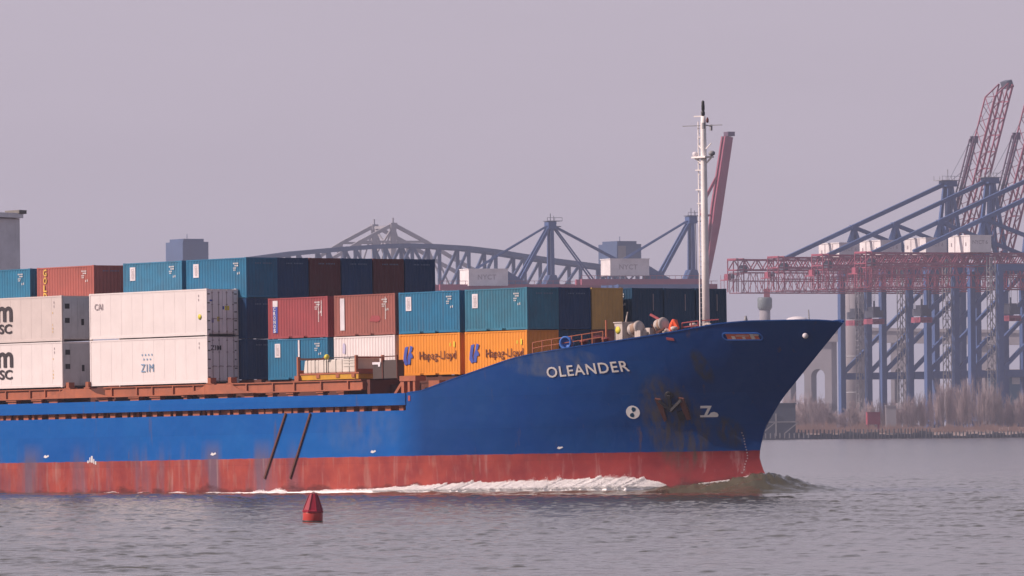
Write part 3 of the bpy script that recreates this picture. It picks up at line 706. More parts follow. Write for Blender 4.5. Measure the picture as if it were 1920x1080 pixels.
def box20(u, row_v, w_, mat, label, frame=None, side=True, front=True, panel=False):
    sx = 1.0 if u < 2 else (0.968 if u < 16 else 0.945)      # the forward bays carry slightly shorter boxes
    t = empty('shipping_container', at_ship(u, row_v - W8/2, w_) @ Matrix.Diagonal((sx,1,1,1)), label, 'container', BOXG)
    mobj('body', mesh_once('b20', lambda: corrugated(L20,W8,H8), 'body'), mat, t)
    mobj('frame', mesh_once('f20', lambda: frame_mb(L20,W8,H8), 'frame'), frame or mat, t)
    if side: mobj('code_marking', mesh_once('ms20', lambda: marks_side(L20,H8), 'code_marking'), LWHITE, t)
    if front: mobj('code_marking', mesh_once('mf20', lambda: marks_front(H8), 'code_marking'), MARKB, t)
    if panel:
        p = mobj('marking_panel', mesh_once('p20', lambda: panel_mb(H8), 'marking_panel'), STICK, t)
        mobj('panel_text', mesh_once('pt20', lambda: panel_text_mb(H8), 'panel_text'), LGREY, p)
    return t
def letter(t, body, x, z, size, mat, face='side', bold=0.0, align='LEFT', width=None, spacing=1.0):
    me = text_mesh(body, size, bold, 0.004, align, spacing)
    if width:
        xs = [v_.co.x for v_ in me.vertices]; k = width/(max(xs)-min(xs)); m0 = min(xs)
        for v_ in me.vertices: v_.co.x = (v_.co.x-m0)*k
    M = (Matrix.Translation((x,-W8/2-0.024,z)) @ SIDE) if face == 'side' else (Matrix.Translation((0.03, x, z)) @ FRONT)
    return mobj('lettering', me, mat, t, M)
def reefer(u, v_, w_, mat, dmat, label, door='doors'):
    t = empty('refrigerated_container', at_ship(u, v_ - W8/2, w_), label, 'container', BOXG)
    def body():
        mb = MB(); mb.box(-L40+0.02, -0.03, -W8/2+0.02, W8/2-0.02, 0.10, H9-0.03)
        for i in range(1, 11):     # panel seams
            x = -L40 + L40*i/11
            mb.box(x-0.012, x+0.012, -W8/2+0.013, -W8/2+0.03, 0.2, H9-0.12)
        return mb
    mobj('body', mesh_once('b40', body, 'body'), mat, t)
    def fr():
        mb = MB()
        for y0 in (-W8/2, W8/2-0.05):
            mb.box(-L40+0.17, -0.17, y0, y0+0.05, H9-0.10, H9-0.01); mb.box(-L40+0.17, -0.17, y0, y0+0.05, 0.02, 0.17)
            for x0 in (-L40, -0.10): mb.box(x0, x0+0.10, y0+(0 if y0 < 0 else -0.05), y0+0.10-(0 if y0 < 0 else 0.05), 0.12, H9-0.12)
        cast(mb, L40, W8, H9); return mb
    mobj('frame', mesh_once('f40', fr, 'frame'), mat, t)
    if door == 'doors':
        for s_ in (-1, 1):
            def dmb():
                mb = MB(); a, c = (-W8/2+0.11, -0.012); mb.box(-0.029, 0.005, a, c, 0.17, H9-0.13); 
                return mb
            d = mobj('door', mesh_once('door', dmb, 'door'), dmat, t)
            if s_ > 0: d.location.y = W8/2 - 0.097
            for yy in (0.30, 0.80):
                def lb():
                    mb = MB(); mb.bar((0.03,0,0.05), (0.03,0,H9-0.05), 0.04, n=8)
                    for z in (0.25, 1.0, 1.9, H9-0.25): mb.box(0.006, 0.05, -0.05, 0.05, z-0.03, z+0.03)
                    mb.bar((0.05,0,1.05), (0.05,0.3,1.02), 0.04)
                    return mb
                mobj('locking_bar', mesh_once('lockbar', lb, 'locking_bar'), LGREY, d, Matrix.Translation((0, -W8/2+0.11+yy-0.0, 0)))
            def hg():
                mb = MB(); y = -W8/2+0.13
                for z in (0.35, 0.9, 1.45, 2.0, 2.55): mb.box(0.006, 0.03, y-0.09, y+0.10, z-0.035, z+0.035)
                return mb
            mobj('hinge', mesh_once('hinge', hg, 'hinge'), FRAMEG, d, Matrix.Translation((0, (0.97 if s_ > 0 else 0), 0)))
    else:
        def mc():
            mb = MB(); mb.box(-0.029, 0.0, -W8/2+0.11, W8/2-0.11, 0.14, H9-0.13)
            mb.box(0.0, 0.012, -W8/2+0.14, -0.02, 0.25, H9-0.2); mb.box(0.0, 0.012, 0.02, W8/2-0.14, 0.25, H9-0.2)
            return mb
        mobj('machinery_end', mesh_once('mach', mc, 'machinery_end'), dmat, t)
        def vn():
            mb = MB()
            for z in (2.2, 1.3): mb.box(0.012, 0.03, -0.98, -0.62, z-0.16, z+0.16)
            mb.box(0.012, 0.03, 0.3, 0.5, 1.0, 1.4)
            return mb
        mobj('vent', mesh_once('mvent', vn, 'vent'), DARK, t)
    return t
# outboard row: refrigerated boxes two high, fore and aft
RV = 8.75
r1 = reefer(0.0, RV, 9.93, WHITE, DOORG, 'white refrigerated container with small dark corner letters and yellow dots on its doors')
letter(r1, 'CAI', -11.5, 1.85, 0.55, LGREY, bold=0.004, width=0.85)
mb = MB(); mb.lathe([(0.17,0),(0.17,0.01)], 14, Matrix.Translation((-0.72,-W8/2-0.005,1.15)) @ Matrix.Rotation(math.pi/2,4,'X')); mb.build('sticker', LEMON, r1)
for q in ((0.18,0.52,1.55,1.82),(-0.42,-0.24,0.86,1.15)):
    mb = MB(); mb.box(0.006,0.02,*q); mb.build('sticker', LEMON, r1)
for q in ((-0.85,-0.72,0.78,1.05),(0.0,0.12,1.6,1.8),(-1.0,-0.75,2.1,2.2)):
    mb = MB(); mb.box(0.006,0.02,*q); mb.build('sticker', LBLUE, r1)
r2 = reefer(0.0, RV, 7.0, WHITE, DOORG, 'white refrigerated container with pale blue lettering and a small star cluster on its long side')
letter(r2, 'ZIM', -6.75, 0.80, 0.72, LPALE, bold=0.0, width=1.30, spacing=1.25)
mb = MB()
for row, n_, z in ((0,4,1.86),(1,3,1.58)):
    for i in range(n_):
        cx = -6.13 + (i-(n_-1)/2)*0.33; pts = []
        for k in range(14): a = math.pi*k/7 + math.pi/2; rr = 0.085 if k%2 == 0 else 0.04; pts.append((cx+rr*math.cos(a), z+rr*math.sin(a)))
        mb.prism(pts, SIDE @ Matrix.Translation((0,0,W8/2+0.004)), 0.006)
mb.build('star_emblem', LPALE, r2)
letter(r2, 'ZIM', -0.98, 2.02, 0.42, LBLACK, 'front', bold=0.010, width=0.82, spacing=1.2)
mb = MB(); mb.box(0.004, 0.03, 1.02, 1.11, 0.9, 2.5); mb.build('reflective_strip', STICK, r2)
r3 = reefer(-14.98, RV, 9.93, WHITE2, DOORD, 'cream refrigerated container with large dark letters at the left edge, upper of two', 'machinery')
r4 = reefer(-14.98, RV, 7.02, WHITE, DOORD, 'white refrigerated container with large dark letters at the left edge, lower of two', 'machinery')
for r_ in (r3, r4):
    letter(r_, 'm', -6.95, 1.40, 1.95, LBLACK, bold=0.045, width=1.70)
    letter(r_, 'SC', -6.72, 0.62, 0.82, LBLACK, bold=0.022, width=1.40)
    mb = MB()
    for z, s_ in ((1.75,0.06),(1.0,0.05),(0.75,0.07),(0.55,0.06)): mb.box(-1.0, -1.0+s_, -W8/2-0.006, -W8/2+0.0, z, z+s_*1.5)
    mb.build('sticker', LYEL, r_)
for r_ in (r1, r2, r3, r4):
    mb = MB()
    for z in (H9-0.5, H9-0.75): mb.box(-0.85, -0.80, -W8/2-0.006, -W8/2+0.0, z, z+0.14)
    mb.build('code_marking', LGREY, r_)
# second row and the rows beyond it
V2 = 6.25
T3, T2, T1 = 12.24, 9.71, 7.19
box20(-21.72, V2, T3, TEAL, 'teal container on the top tier, cut by the left frame edge', panel=False)
c = box20(-14.9, V2, T3, MAROON, 'red brown container with yellow vertical letters on the top tier')
for i, ch in enumerate('GOLD'): letter(c, ch, -5.35, 1.95-i*0.50, 0.60, LYEL, bold=0.016, width=0.34)
box20(-5.75, V2, T3, TEALB, 'teal container with white panel on the top tier, directly right of the red brown one', panel=True)
box20(0.78, V2, T3, TEALC, 'teal container with white panel, at the left end of the top tier row of ends', panel=True)
for i, (m_, lab) in enumerate(((TEAL_SHADE, 'shaded blue container end second from left in the top tier row'), (DMAROON, 'shaded maroon container end third from the left in the top tier row'), (TEAL_SHADE, 'shaded blue container end between the two maroon ends of the top tier'), (DMAROON, 'shaded maroon container end second from right in the top tier row'), (TEAL_SHADE, 'shaded blue container end at the right end of the top tier'))):
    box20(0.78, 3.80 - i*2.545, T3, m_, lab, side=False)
box20(0.75, V2, T2, TEAL_SHADE, 'shaded dark blue container end beside the upper white refrigerated container', side=False)
box20(0.75, V2, T1, TEAL_SHADE, 'shaded dark blue container end beside the lower white refrigerated container', side=False)
T2c, T1c = 9.62, 7.10
c = box20(8.78, V2, T2c, CRIM, 'red container with vertical white letters on a blue strip')
mb = MB(); mb.box(-5.55,-5.08,-W8/2-0.014,-W8/2-0.001,0.36,1.96); mb.build('logo_strip', LBLUE, c)
mb = MB(); mb.box(-5.56,-5.07,-W8/2-0.014,-W8/2-0.001,1.97,2.34); mb.build('logo_square', STICK, c)
for i, ch in enumerate('CRONOS'): letter(c, ch, -5.47, 1.72-i*0.265, 0.30, LWHITE, bold=0.008, width=0.22).location.y -= 0.01
mb = MB()
for i in range(16): mb.box(-0.95,-0.88,-W8/2-0.012,-W8/2-0.001,0.95+i*0.08,1.0+i*0.08)
for i in range(12): mb.box(-0.66,-0.58,-W8/2-0.012,-W8/2-0.001,1.3+i*0.08,1.35+i*0.08)
mb.build('code_marking', LWHITE, c)
c = box20(8.72, V2, T1c, TEALC, 'teal container with white panel and a pale upright bar, under the red one', panel=True)
mb = MB(); mb.box(-2.95,-2.8,-W8/2-0.03,-W8/2-0.001,0.95,2.4); mb.build('pale_bar', STICK, c)
mb = MB(); mb.box(-2.95,-2.8,-W8/2-0.03,-W8/2-0.001,0.1,0.94); mb.build('dark_bar', FRAMEG, c)
c = box20(15.28, V2, T2c, BROWN, 'brown container with a tall white strip and a red smudge on its side')
mb = MB(); mb.box(-5.45,-5.02,-W8/2-0.014,-W8/2-0.001,0.36,2.3); mb.build('logo_strip', STICK, c)
mb = MB()
mb.box(-0.93,-0.925,-W8/2-0.011,-W8/2-0.001,0.95,2.3)
for i in range(17): mb.box(-0.98,-0.91,-W8/2-0.012,-W8/2-0.001,0.95+i*0.08,1.0+i*0.08)
mb.build('code_marking', LWHITE, c)
mb = MB(); mb.prism([(-2.6,0.85),(-1.7,0.8),(-1.4,0.95),(-1.6,1.18),(-2.3,1.2)], SIDE @ Matrix.Translation((0,0,W8/2-0.006)), 0.008); mb.build('red_smudge', CRIM, c)
c = box20(15.22, V2, T1c, WHITE, 'white container with faint blue emblem below the brown one', side=False)
mb = MB(); mb.prism([(-5.2,1.5),(-4.95,1.45),(-4.9,1.9),(-5.0,2.1),(-5.15,2.1)], SIDE @ Matrix.Translation((0,0,W8/2+0.002)), 0.008); mb.build('emblem', paint('faint lilac', (0.46,0.44,0.60), wear=0.1), c)
box20(21.36, V2, T2c, TEALC, 'teal container with white panel on the left orange container', panel=True)
box20(27.6, V2, T2c, TEALG, 'teal container with white panel on the right orange container', panel=True)
def hl(t):
    letter(t, 'Hapag-Lloyd', -4.0, 0.96, 0.70, LBROWN, bold=0.004, width=3.65, spacing=1.08)
    mb = MB(); Ms = SIDE @ Matrix.Translation((-5.62,0.62,W8/2+0.018))
    mb.prism([(0.0,0.25),(0.05,0.62),(0.20,1.10),(0.52,1.15),(0.40,0.82),(0.30,0.45),(0.40,0.10),(0.22,0.0)], Ms, 0.008)
    mb.prism([(0.44,0.48),(0.62,0.85),(0.72,1.18),(0.96,1.12),(0.86,0.86),(0.76,0.80),(0.92,0.62),(0.96,0.48),(0.76,0.42),(0.68,0.08),(0.42,0.06)], Ms, 0.008)
    mb.build('emblem', LBLUE, t)
    mb = MB(); mb.box(-0.62,-0.48,-W8/2-0.012,-W8/2-0.001,1.65,1.98); mb.box(-1.0,-0.9,-W8/2-0.012,-W8/2-0.001,1.7,1.9); mb.build('sticker', LEMON, t)
c = box20(21.34, V2, T1c, ORANGE, 'orange container with blue emblem and brown lettering, the left of the two', side=False, front=False); hl(c)
c = box20(27.55, V2, T1c, ORANGE, 'orange container with blue emblem and brown lettering, partly behind the bow bulwark', side=False, front=False); hl(c)
box20(27.6, 3.76, T2c, TEAL_SHADE, 'shaded blue container end left of the ochre one', side=False)
box20(27.6, 1.22, T2c, OCHRE, 'ochre container end between shaded blue ones behind the white deck gear', side=False, front=False)
mb = MB()
def thin_strip(t):
    mb = MB(); mb.box(0.002, 0.014, 0.42, 0.48, 1.15, 2.15); mb.build('code_strip', LGREY, t)
for i, lab in enumerate(('shaded blue container end directly right of the gap beside the ochre one', 'shaded blue container end left of the white mast', 'shaded blue container end right of the white mast')):
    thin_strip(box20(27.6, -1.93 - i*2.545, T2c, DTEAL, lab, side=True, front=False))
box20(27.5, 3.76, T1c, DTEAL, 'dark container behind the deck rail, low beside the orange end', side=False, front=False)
box20(27.5, 1.22, T1c, BROWN, 'dark red container behind the deck rail, low under the ochre one', side=False, front=False)

# ------------------------------------------------------------------ flat rack and loose cargo
fr_ = empty('flat_rack', at_ship(9.25, 8.8, 6.98), 'yellow flat rack with rust red end frames carrying pale wrapped bundles', 'flat rack')
mb = MB(); mb.box(0.0, 5.6, 0.0, 2.2, 0.0, 0.30)
for x in (1.55, 3.45): mb.box(x, x+0.4, -0.02, 0.1, 0.08, 0.31)
mb.build('base', YEL, fr_)
mb = MB(); mb.box(0.0, 5.7, -0.04, 2.2, 0.31, 0.40); 
for x in (1.6, 3.5, 5.0): mb.box(x, x+0.3, -0.06, 0.0, 0.10, 0.30)
mb.build('deck_board', RUST, fr_)
for x in (-0.35, 5.25):
    mb = MB(); mb.box(x, x+0.14, 0.0, 0.16, 0.0, 1.42); mb.box(x, x+0.14, 2.04, 2.2, 0.0, 1.42); mb.box(x+0.02, x+0.12, 0.16, 2.04, 1.22, 1.34); mb.box(x+0.04, x+0.10, 0.16, 2.04, 0.3, 0.6); mb.build('end_frame', RUST, fr_)
mb = MB(); mb.bar((-0.2,0.05,1.28), (5.3,0.05,1.32), 0.05); mb.bar((2.55,0.0,0.4), (2.55,0.0,1.3), 0.04); mb.build('lashing', DARK, fr_)
mb = MB(); mb.lathe([(0.02,-0.17),(0.12,-0.12),(0.17,0),(0.12,0.12),(0.02,0.17)], 14, Matrix.Translation((2.65,-0.05,1.36))); mb.build('marker_ball', LEMON, fr_)
xs = [0.25, 0.98, 1.68, 2.68, 4.0]; ws = [0.68, 0.66, 0.95, 1.25, 1.2]
labs = ['narrow pale wrapped bundle at the left end of the flat rack', 'narrow pale wrapped bundle second from the left on the flat rack', 'square pale wrapped bundle left of the yellow marker ball on the flat rack', 'wide pale wrapped bundle right of the yellow marker ball on the flat rack', 'wide pale bundle with layered boards at the right end of the flat rack']
for i, (x, wd) in enumerate(zip(xs, ws)):
    b_ = MB(); k = 0.06
    h_ = 0.80 if i < 4 else 0.86
    lean = 0.12 if i == 0 else 0.0
    vs = []
    for z, ins, sh in ((0.0,0.03,0), (0.05,0,0), (h_-0.07,0.0,lean), (h_,0.06,lean)):
        for X, Y in ((ins+sh,ins),(wd-ins,ins),(wd-ins,1.9-ins),(ins+sh,1.9-ins)): vs.append((X,Y,z))
    fs = [(3,2,1,0),(12,13,14,15)] + [(j*4+q, j*4+(q+1)%4, (j+1)*4+(q+1)%4, (j+1)*4+q) for j in range(3) for q in range(4)]
    b_.add(vs, fs)
    for z in ((0.35,0.55,0.7) if i == 4 else ()): b_.box(0.1, wd-0.02, -0.03, 0.0, z, z+0.05)
    t = empty('wrapped_bundle', at_ship(9.25+x, 8.72, 7.385), labs[i], 'bundle', 'wrapped bundles on the flat rack')
    b_.build('wrapping', BALE, t)
    b_ = MB(); b_.box(wd*0.52, wd*0.52+0.05, -0.015, 1.915, -0.0, h_+0.012); b_.build('strap', FRAMEG, t)
t = empty('covered_crate', at_ship(15.5, 8.2, 6.95), 'dark brown covered crate between the flat rack and the orange container', 'crate')
mb = MB()
for x0, x1, z1 in ((0.0,0.85,0.95),(0.9,2.3,1.1)):
    mb.box(x0, x1, 0.0, 0.55, 0.0, z1-0.1); mb.box(x0+0.04, x1-0.04, 0.05, 0.5, z1-0.1, z1)
mb.build('cover', TARP, t)
mb = MB(); mb.box(0.9, 1.0, -0.05, 0.0, 0.0, 1.3); mb.bar((-0.1,-0.03,1.3), (2.4,-0.03,1.32), 0.06); mb.bar((2.35,-0.03,0.0),(2.35,-0.03,1.4),0.08); mb.build('frame', DRUST, t)
mb = MB(); mb.box(0.0, 0.75, -0.04, -0.001, 0.85, 0.99); mb.box(0.55,0.72,-0.041,-0.001,0.72,0.85); mb.build('tag', STICK, t)

# ------------------------------------------------------------------ river, shore
def ship_uv(X, Y):
    c_, s_ = math.cos(TH), math.sin(TH)
    dx, dy = X + 12.01, Y - 455.62
    return dx*c_ - dy*s_, -(dx*s_ + dy*c_)*1.0     # u forward; second: starboard offset v
def build_water():
    rs = np.random.RandomState(3)
    Y = [150.0]
    while Y[-1] < 900:
        y = Y[-1]
        if y < 400: d = 0.11 + (y-150)*0.0007
        elif y < 470: d = 0.30
        else: d = 0.30 + (y-470)*0.008
        Y.append(y + d)
    Y = np.array(Y); NX = 580
    tx = np.linspace(-1, 1, NX)
    half = Y*0.086 + 7.0
    XX = half[:,None]*tx[None,:]; YY = np.repeat(Y[:,None], NX, 1)
    Z = np.zeros_like(XX)
    for i in range(80):
        lam = math.exp(rs.uniform(math.log(0.35), math.log(2.3))); th = rs.normal(math.radians(80), 0.5)
        k = 2*math.pi/lam; a = 0.0066*lam**0.8; ph = rs.uniform(0, 6.28)
        arg = k*(XX*math.cos(th) + YY*math.sin(th)) + ph + 0.8*np.sin(XX*0.13*rs.uniform(0.5,1.5)+ph) + 0.8*np.sin(YY*0.07*rs.uniform(0.5,1.5)+2*ph)
        sv = np.sin(arg); Z += a*(0.75*sv + 0.25*(1-2*np.abs(np.sin(arg/2))))
    gust = 0.75 + 0.35*np.sin(XX*0.11 + 1.3*np.sin(YY*0.013)) * np.sin(YY*0.021 + 0.7)
    patch = np.clip(np.sin(XX*0.9+2*np.sin(YY*0.05))*np.sin(YY*0.31+1.7*np.sin(XX*0.4))+0.35, 0, 1.3)
    Z *= gust*(0.40 + 0.45*patch)
    # short steep wavelets, scattered
    Q = np.zeros_like(XX)
    for i in range(36):
        lam = math.exp(rs.uniform(math.log(0.5), math.log(1.5))); th = rs.normal(math.radians(82), 0.75); k = 2*math.pi/lam
        Q += np.sin(k*(XX*math.cos(th) + YY*math.sin(th)) + rs.uniform(0,6.28) + 1.2*np.sin(XX*rs.uniform(0.2,0.7)+i) + 1.2*np.sin(YY*rs.uniform(0.1,0.4)-i))
    Q /= math.sqrt(18.0)
    Z += 0.034*np.clip(Q - 1.30, 0, 1.5)*(0.5+0.5*np.clip((YY-190)/160,0,1))
    fade = np.minimum(1, np.minimum((Y-150)/12, (900-Y)/200))[:,None]*np.minimum(1, (1-np.abs(tx))/0.04)[None,:]
    Z *= np.clip(fade, 0, 1)
    # bow wave
    u, v = ship_uv(XX, YY)
    uc = np.clip(u, 15, 41.3); w0 = hb(uc, 0.3)
    d = np.abs(v) - w0
    stem = np.exp(-(((u-41.6)/1.7)**2 + (v/2.3)**2))
    near = np.interp(u, [31,35,36.3,38.6,40.3,41.3,41.5,42], [0,0.30,0.52,0.76,1.0,1.3,1.2,0])*np.exp(-np.clip(d,0,None)**2/1.9)
    lead = 0.30*np.exp(-(((u-42.9)/1.6)**2 + ((v+2.4)/2.6)**2))
    roll = 0.35*np.clip((u-10)/20,0,1)*np.where(u<38,1,0)*np.exp(-((d-2.0)/1.1)**2)
    Z += np.maximum(1.08*stem, np.maximum(near-0.22, 0)) + lead*(1-stem) + roll*0.55
    hump = np.clip(stem + lead + near, 0, 1.0)
    for k_, (a_, b_, p_, q_) in enumerate(((7.1,3.3,0.2,0.030),(-4.2,9.5,1.0,0.022),(13.0,6.0,2.0,0.016),(5.0,-14.0,3.0,0.014),(19.0,-7.0,0.7,0.010),(2.6,4.4,4.0,0.045))): Z += 1.7*hump*q_*np.sin(a_*u + b_*v + p_ + 0.9*np.sin(2.3*u+k_) + 0.9*np.sin(3.1*v-k_))
    Z += 0.24                      # river level
    n0, n1 = XX.shape
    vs = np.stack([XX, YY, Z], -1).reshape(-1, 3)
    idx = np.arange(n0*n1).reshape(n0, n1)
    quads = np.stack([idx[:-1,:-1], idx[:-1,1:], idx[1:,1:], idx[1:,:-1]], -1).reshape(-1, 4)
    # calm sheet around the ruffled part
    o = len(vs)
    ext = np.array([[-3000,-200,0.24],[3000,-200,0.24],[3000,6000,0.24],[-3000,6000,0.24]], float)
    vs = np.concatenate([vs, ext])
    tris = []
    for P in ([o, o+1] + idx[0,::-1].tolist(), [o+1, o+2] + idx[::-1,-1].tolist(), [o+2, o+3] + idx[-1,:].tolist(), [o+3, o] + idx[:,0].tolist()):
        a, b_, rest = P[0], P[1], P[2:]
        tris.append([a, b_, rest[0]]); tris += [[a, rest[i], rest[i+1]] for i in range(len(rest)-1)]
    tris = np.array(tris); nq, nt_ = len(quads), len(tris)
    me = bpy.data.meshes.new('water'); me.vertices.add(len(vs)); me.vertices.foreach_set('co', vs.astype(np.float32).ravel())
    me.loops.add(nq*4 + nt_*3); me.loops.foreach_set('vertex_index', np.concatenate([quads.ravel(), tris.ravel()]).astype(np.int32))
    me.polygons.add(nq + nt_); me.polygons.foreach_set('loop_start', np.concatenate([np.arange(nq)*4, nq*4 + np.arange(nt_)*3]).astype(np.int32))
    me.polygons.foreach_set('use_smooth', [True]*(nq + nt_)); me.update(calc_edges=True); me.validate()
    return tag(mobj('water', me, WATER), kind='structure')
build_water()

def build_foam():
    rs = random.Random(11); mb = MB()
    U = np.arange(-26, 37.1, 0.05); NS = 14; vs = []; fs = []
    def prof(u):
        h = float(np.interp(u, [-26,-19,-16,-9,-5,3,7,13,18,21,25,28,31,33.8,35.7,36.6,37.1], [0.02,0.10,0.03,0.15,0.05,0.10,0.20,0.13,0.22,0.38,0.60,0.62,0.66,0.80,0.72,0.35,0.0]))
        if u < 12:
            h = h*max(0.0, 0.25 + 2.6*mnoise.noise(Vector((u*0.6, 3.1, 0))))
        return h
    def crest(u):
        n1 = mnoise.fractal(Vector((u*1.0, 0.0, 5.0)), 0.8, 2.0, 6); n3 = max(0.0, mnoise.fractal(Vector((u*3.4, 8.0, 2.0)), 0.7, 2.2, 4))
        return (0.80 if u > 14 else 1.0)*max(0.0, prof(u)*(0.82 + 0.22*n1 + 0.30*n3))
    for i, u in enumerate(U):
        h = crest(u); wd = 0.25 + 1.35*min(1, h/0.6); b_ = float(hb(u, 0.3)) if u > 15 else BEAM
        for j in range(NS+1):
            t = j/NS; y = b_ - 0.15 + wd*t
            z = 0.04 + 0.9*h*(1-t)**0.8*(0.6+0.4*math.cos(t*math.pi*0.5)) + 0.10*h*(1-t)*mnoise.fractal(Vector((u*2.6, t*5, 9.0)), 0.9, 2.1, 4)
            if t == 1: z = -0.12
            vs.append((u, -y, z))
    for i in range(len(U)-1):
        for j in range(NS):
            a = i*(NS+1)+j; fs.append((a, a+NS+1, a+NS+2, a+1))
    mb.add(vs, fs, True)
    # broken water: clots crowded over the roll, thrown higher where it bursts
    octa = [(1,0,0),(-0.9,0,0),(0,0.9,0),(0,-1,0),(0,0,1.0),(0,0,-1)]
    octf = [(0,2,4),(2,1,4),(1,3,4),(3,0,4),(2,0,5),(1,2,5),(3,1,5),(0,3,5)]
    def clot(P, r_):
        a, b2 = rs.random()*3, rs.random()*3; ca, sa, cb2, sb = math.cos(a), math.sin(a), math.cos(b2), math.sin(b2)
        vs2 = []
        for x, y, z in octa:
            x, y = x*ca - y*sa, x*sa + y*ca; y, z = y*cb2 - z*sb, y*sb + z*cb2
            vs2.append((P[0]+x*r_, P[1]+y*r_, P[2]+z*r_))
        mb.add(vs2, octf, False)
    for k in range(70000):
        u = rs.uniform(17, 36.9) if rs.random() < 0.86 else rs.uniform(-25, 18); h = crest(u)
        if h < 0.03: continue
        t = rs.random()**1.2; b_ = float(hb(u, 0.3)) if u > 15 else BEAM; wd = 0.25 + 1.35*min(1, h/0.6)
        base = 0.04 + 0.9*h*(1-t)**0.8*(0.6+0.4*math.cos(t*math.pi*0.5))
        plume = max(0.0, mnoise.noise(Vector((u*1.5, 7.7, 0))) + 0.25*mnoise.noise(Vector((u*6.0, 2.7, 0))))
        thrown = (rs.random()**3)*1.0*h*plume*(1-t)
        r_ = rs.uniform(0.012, 0.034)*(0.55+h) if thrown < 0.05 else rs.uniform(0.006, 0.018)
        clot((u + rs.uniform(-0.05,0.05), -(b_ - 0.10 + wd*t + 0.04), base + rs.uniform(-0.01, 0.07)*(0.4+h*2) + thrown), r_)
    # thin white lip where the water climbs the stem
    for k in range(900):
        u = rs.uniform(37.4, 41.25)*0.5 + 0.5*rs.uniform(39.2, 41.25); z = float(np.interp(u, [36.3,38.6,40.3,41.25], [0.0,0.20,0.42,0.76]))
        b_ = float(hb(u, z)); clot((u, -(b_+0.03+0.05*rs.random()), z + rs.uniform(-0.04,0.03)), rs.uniform(0.012, 0.03)*(0.5+(u-37.4)/3))
    o = mb.build('foam', FOAM); o.matrix_world = SHIP @ Matrix.Translation((0,0,0.20))
    return tag(o, 'white broken foam along the waterline of the ship', 'foam', kind='stuff')
build_foam()

# buoy
by = empty('channel_buoy', Matrix.Translation((-8.34, 303.6, 0.24)) @ Matrix.Scale(0.94,4) @ Matrix.Rotation(R(2),4,'Y') @ Matrix.Rotation(R(12),4,'Z'), 'small red conical buoy floating in front of the ship', 'buoy')
mb = MB(); mb.lathe([(0.30,-0.55),(0.44,-0.4),(0.445,0.36),(0.43,0.42)], 28); mb.build('float', BUOYO, by)
mb = MB(); mb.lathe([(0.44,-0.03),(0.452,-0.02),(0.452,0.045),(0.44,0.05)], 28); mb.build('waterline_band', DARK, by)
mb = MB(); mb.lathe([(0.43,0.40),(0.50,0.42),(0.50,0.48),(0.45,0.52),(0.19,1.20),(0.17,1.235),(0.02,1.24)], 8, smooth=False, phase=R(10)); cone = mb.build('cone', BUOYR, by)
mb = MB()
for i in range(8):
    a = 2*math.pi*i/8 + R(10); mb.bar((0.455*math.cos(a),0.455*math.sin(a),0.52), (0.19*math.cos(a),0.19*math.sin(a),1.21), 0.035)
mb.build('rib', BUOYR, cone)
mb = MB()
for i in range(8):
    a0, a1 = math.pi*i/8, math.pi*(i+1)/8; mb.bar((0.07*math.cos(a0),0,1.23+0.08*math.sin(a0)), (0.07*math.cos(a1),0,1.23+0.08*math.sin(a1)), 0.025)
mb.build('lifting_ring', BUOYR, cone)

# land behind the river
def land():
    m, n, b = nodes_of('shore earth')
    c = mixc(n, noise_fac(n, coords(n, (1,1,1)), 0.05, 5, 0.3, 0.7), (0.24, 0.185, 0.17), (0.33, 0.25, 0.215))
    n.links.new(c, b.inputs['Base Color']); b.inputs['Roughness'].default_value = 0.95
    X = np.arange(-900, 901, 12.0); rows = [(2252,-1.0,0), (2256,1.2,1.0), (2266,2.6,1.4), (2300,3.2,1.0), (2400,3.4,0.6), (2600,3.5,0.6), (3200,3.5,0.5), (7000,3.5,0.0)]
    mb = MB(); vs = []; fs = []; nx = len(X)
    for Y, z, a in rows:
        for x in X: vs.append((x*(1 if Y < 3000 else 3), Y + 3*mnoise.noise(Vector((x*0.05, Y*0.05, 0))), z + a*0.5*mnoise.noise(Vector((x*0.08, Y*0.03, 2)))))
    for j in range(len(rows)-1):
        for i in range(nx-1): a = j*nx+i; fs.append((a, a+1, a+nx+1, a+nx))
    mb.add(vs, fs, True); return tag(mb.build('shore', m), kind='structure')
land()

# timber bulkhead with piles along the far bank
p0 = at(1438, 822, 2246); p1 = at(1935, 822, 2246)
bk = empty('timber_bulkhead', Matrix.Translation((p0.x, 2246, 0)), 'dark timber bulkhead with a row of piles along the far bank', 'bulkhead')
Lb = p1.x - p0.x
mb = MB()
nseg = 40
for i in range(nseg):
    x0 = Lb*i/nseg; h_ = 2.0 + 0.35*math.sin(i*1.7) + 0.25*math.sin(i*0.6) - (0.6 if i > 24 else 0)
    mb.box(x0, x0+Lb/nseg-0.05, 0.3, 0.9, -1.0, h_); mb.box(x0, x0+Lb/nseg-0.03, 0.1, 0.28, h_-0.9, h_-0.55)
mb.build('planking', TIMB, bk)
mb = MB()
for i in range(nseg):
    if i > 15 and rng.random() < 0.45: mb.box(Lb*i/nseg, Lb*i/nseg+Lb/nseg*rng.uniform(0.4,1.0), 0.0, 0.08, 1.5+0.2*rng.random(), 1.8+0.2*rng.random())
mb.build('capping', PALET, bk)
proto = None; x = 6.0
while x < Lb - 0.5:
    if proto is None:
        mb = MB(); mb.lathe([(0.22,-1.5),(0.22,2.8),(0.20,3.3),(0.12,3.4)], 8); proto = mb.build('pile', TIMB, bk); o = proto
    else:
        o = proto.copy(); COL.objects.link(o)
    o.location = (x, -0.15 + 0.2*rng.random(), -0.3*rng.random() - (0.9 if x > Lb*0.62 else 0)); o.rotation_euler = (0, R(rng.uniform(-3,3)), 0)
    x += rng.uniform(0.9, 1.35)
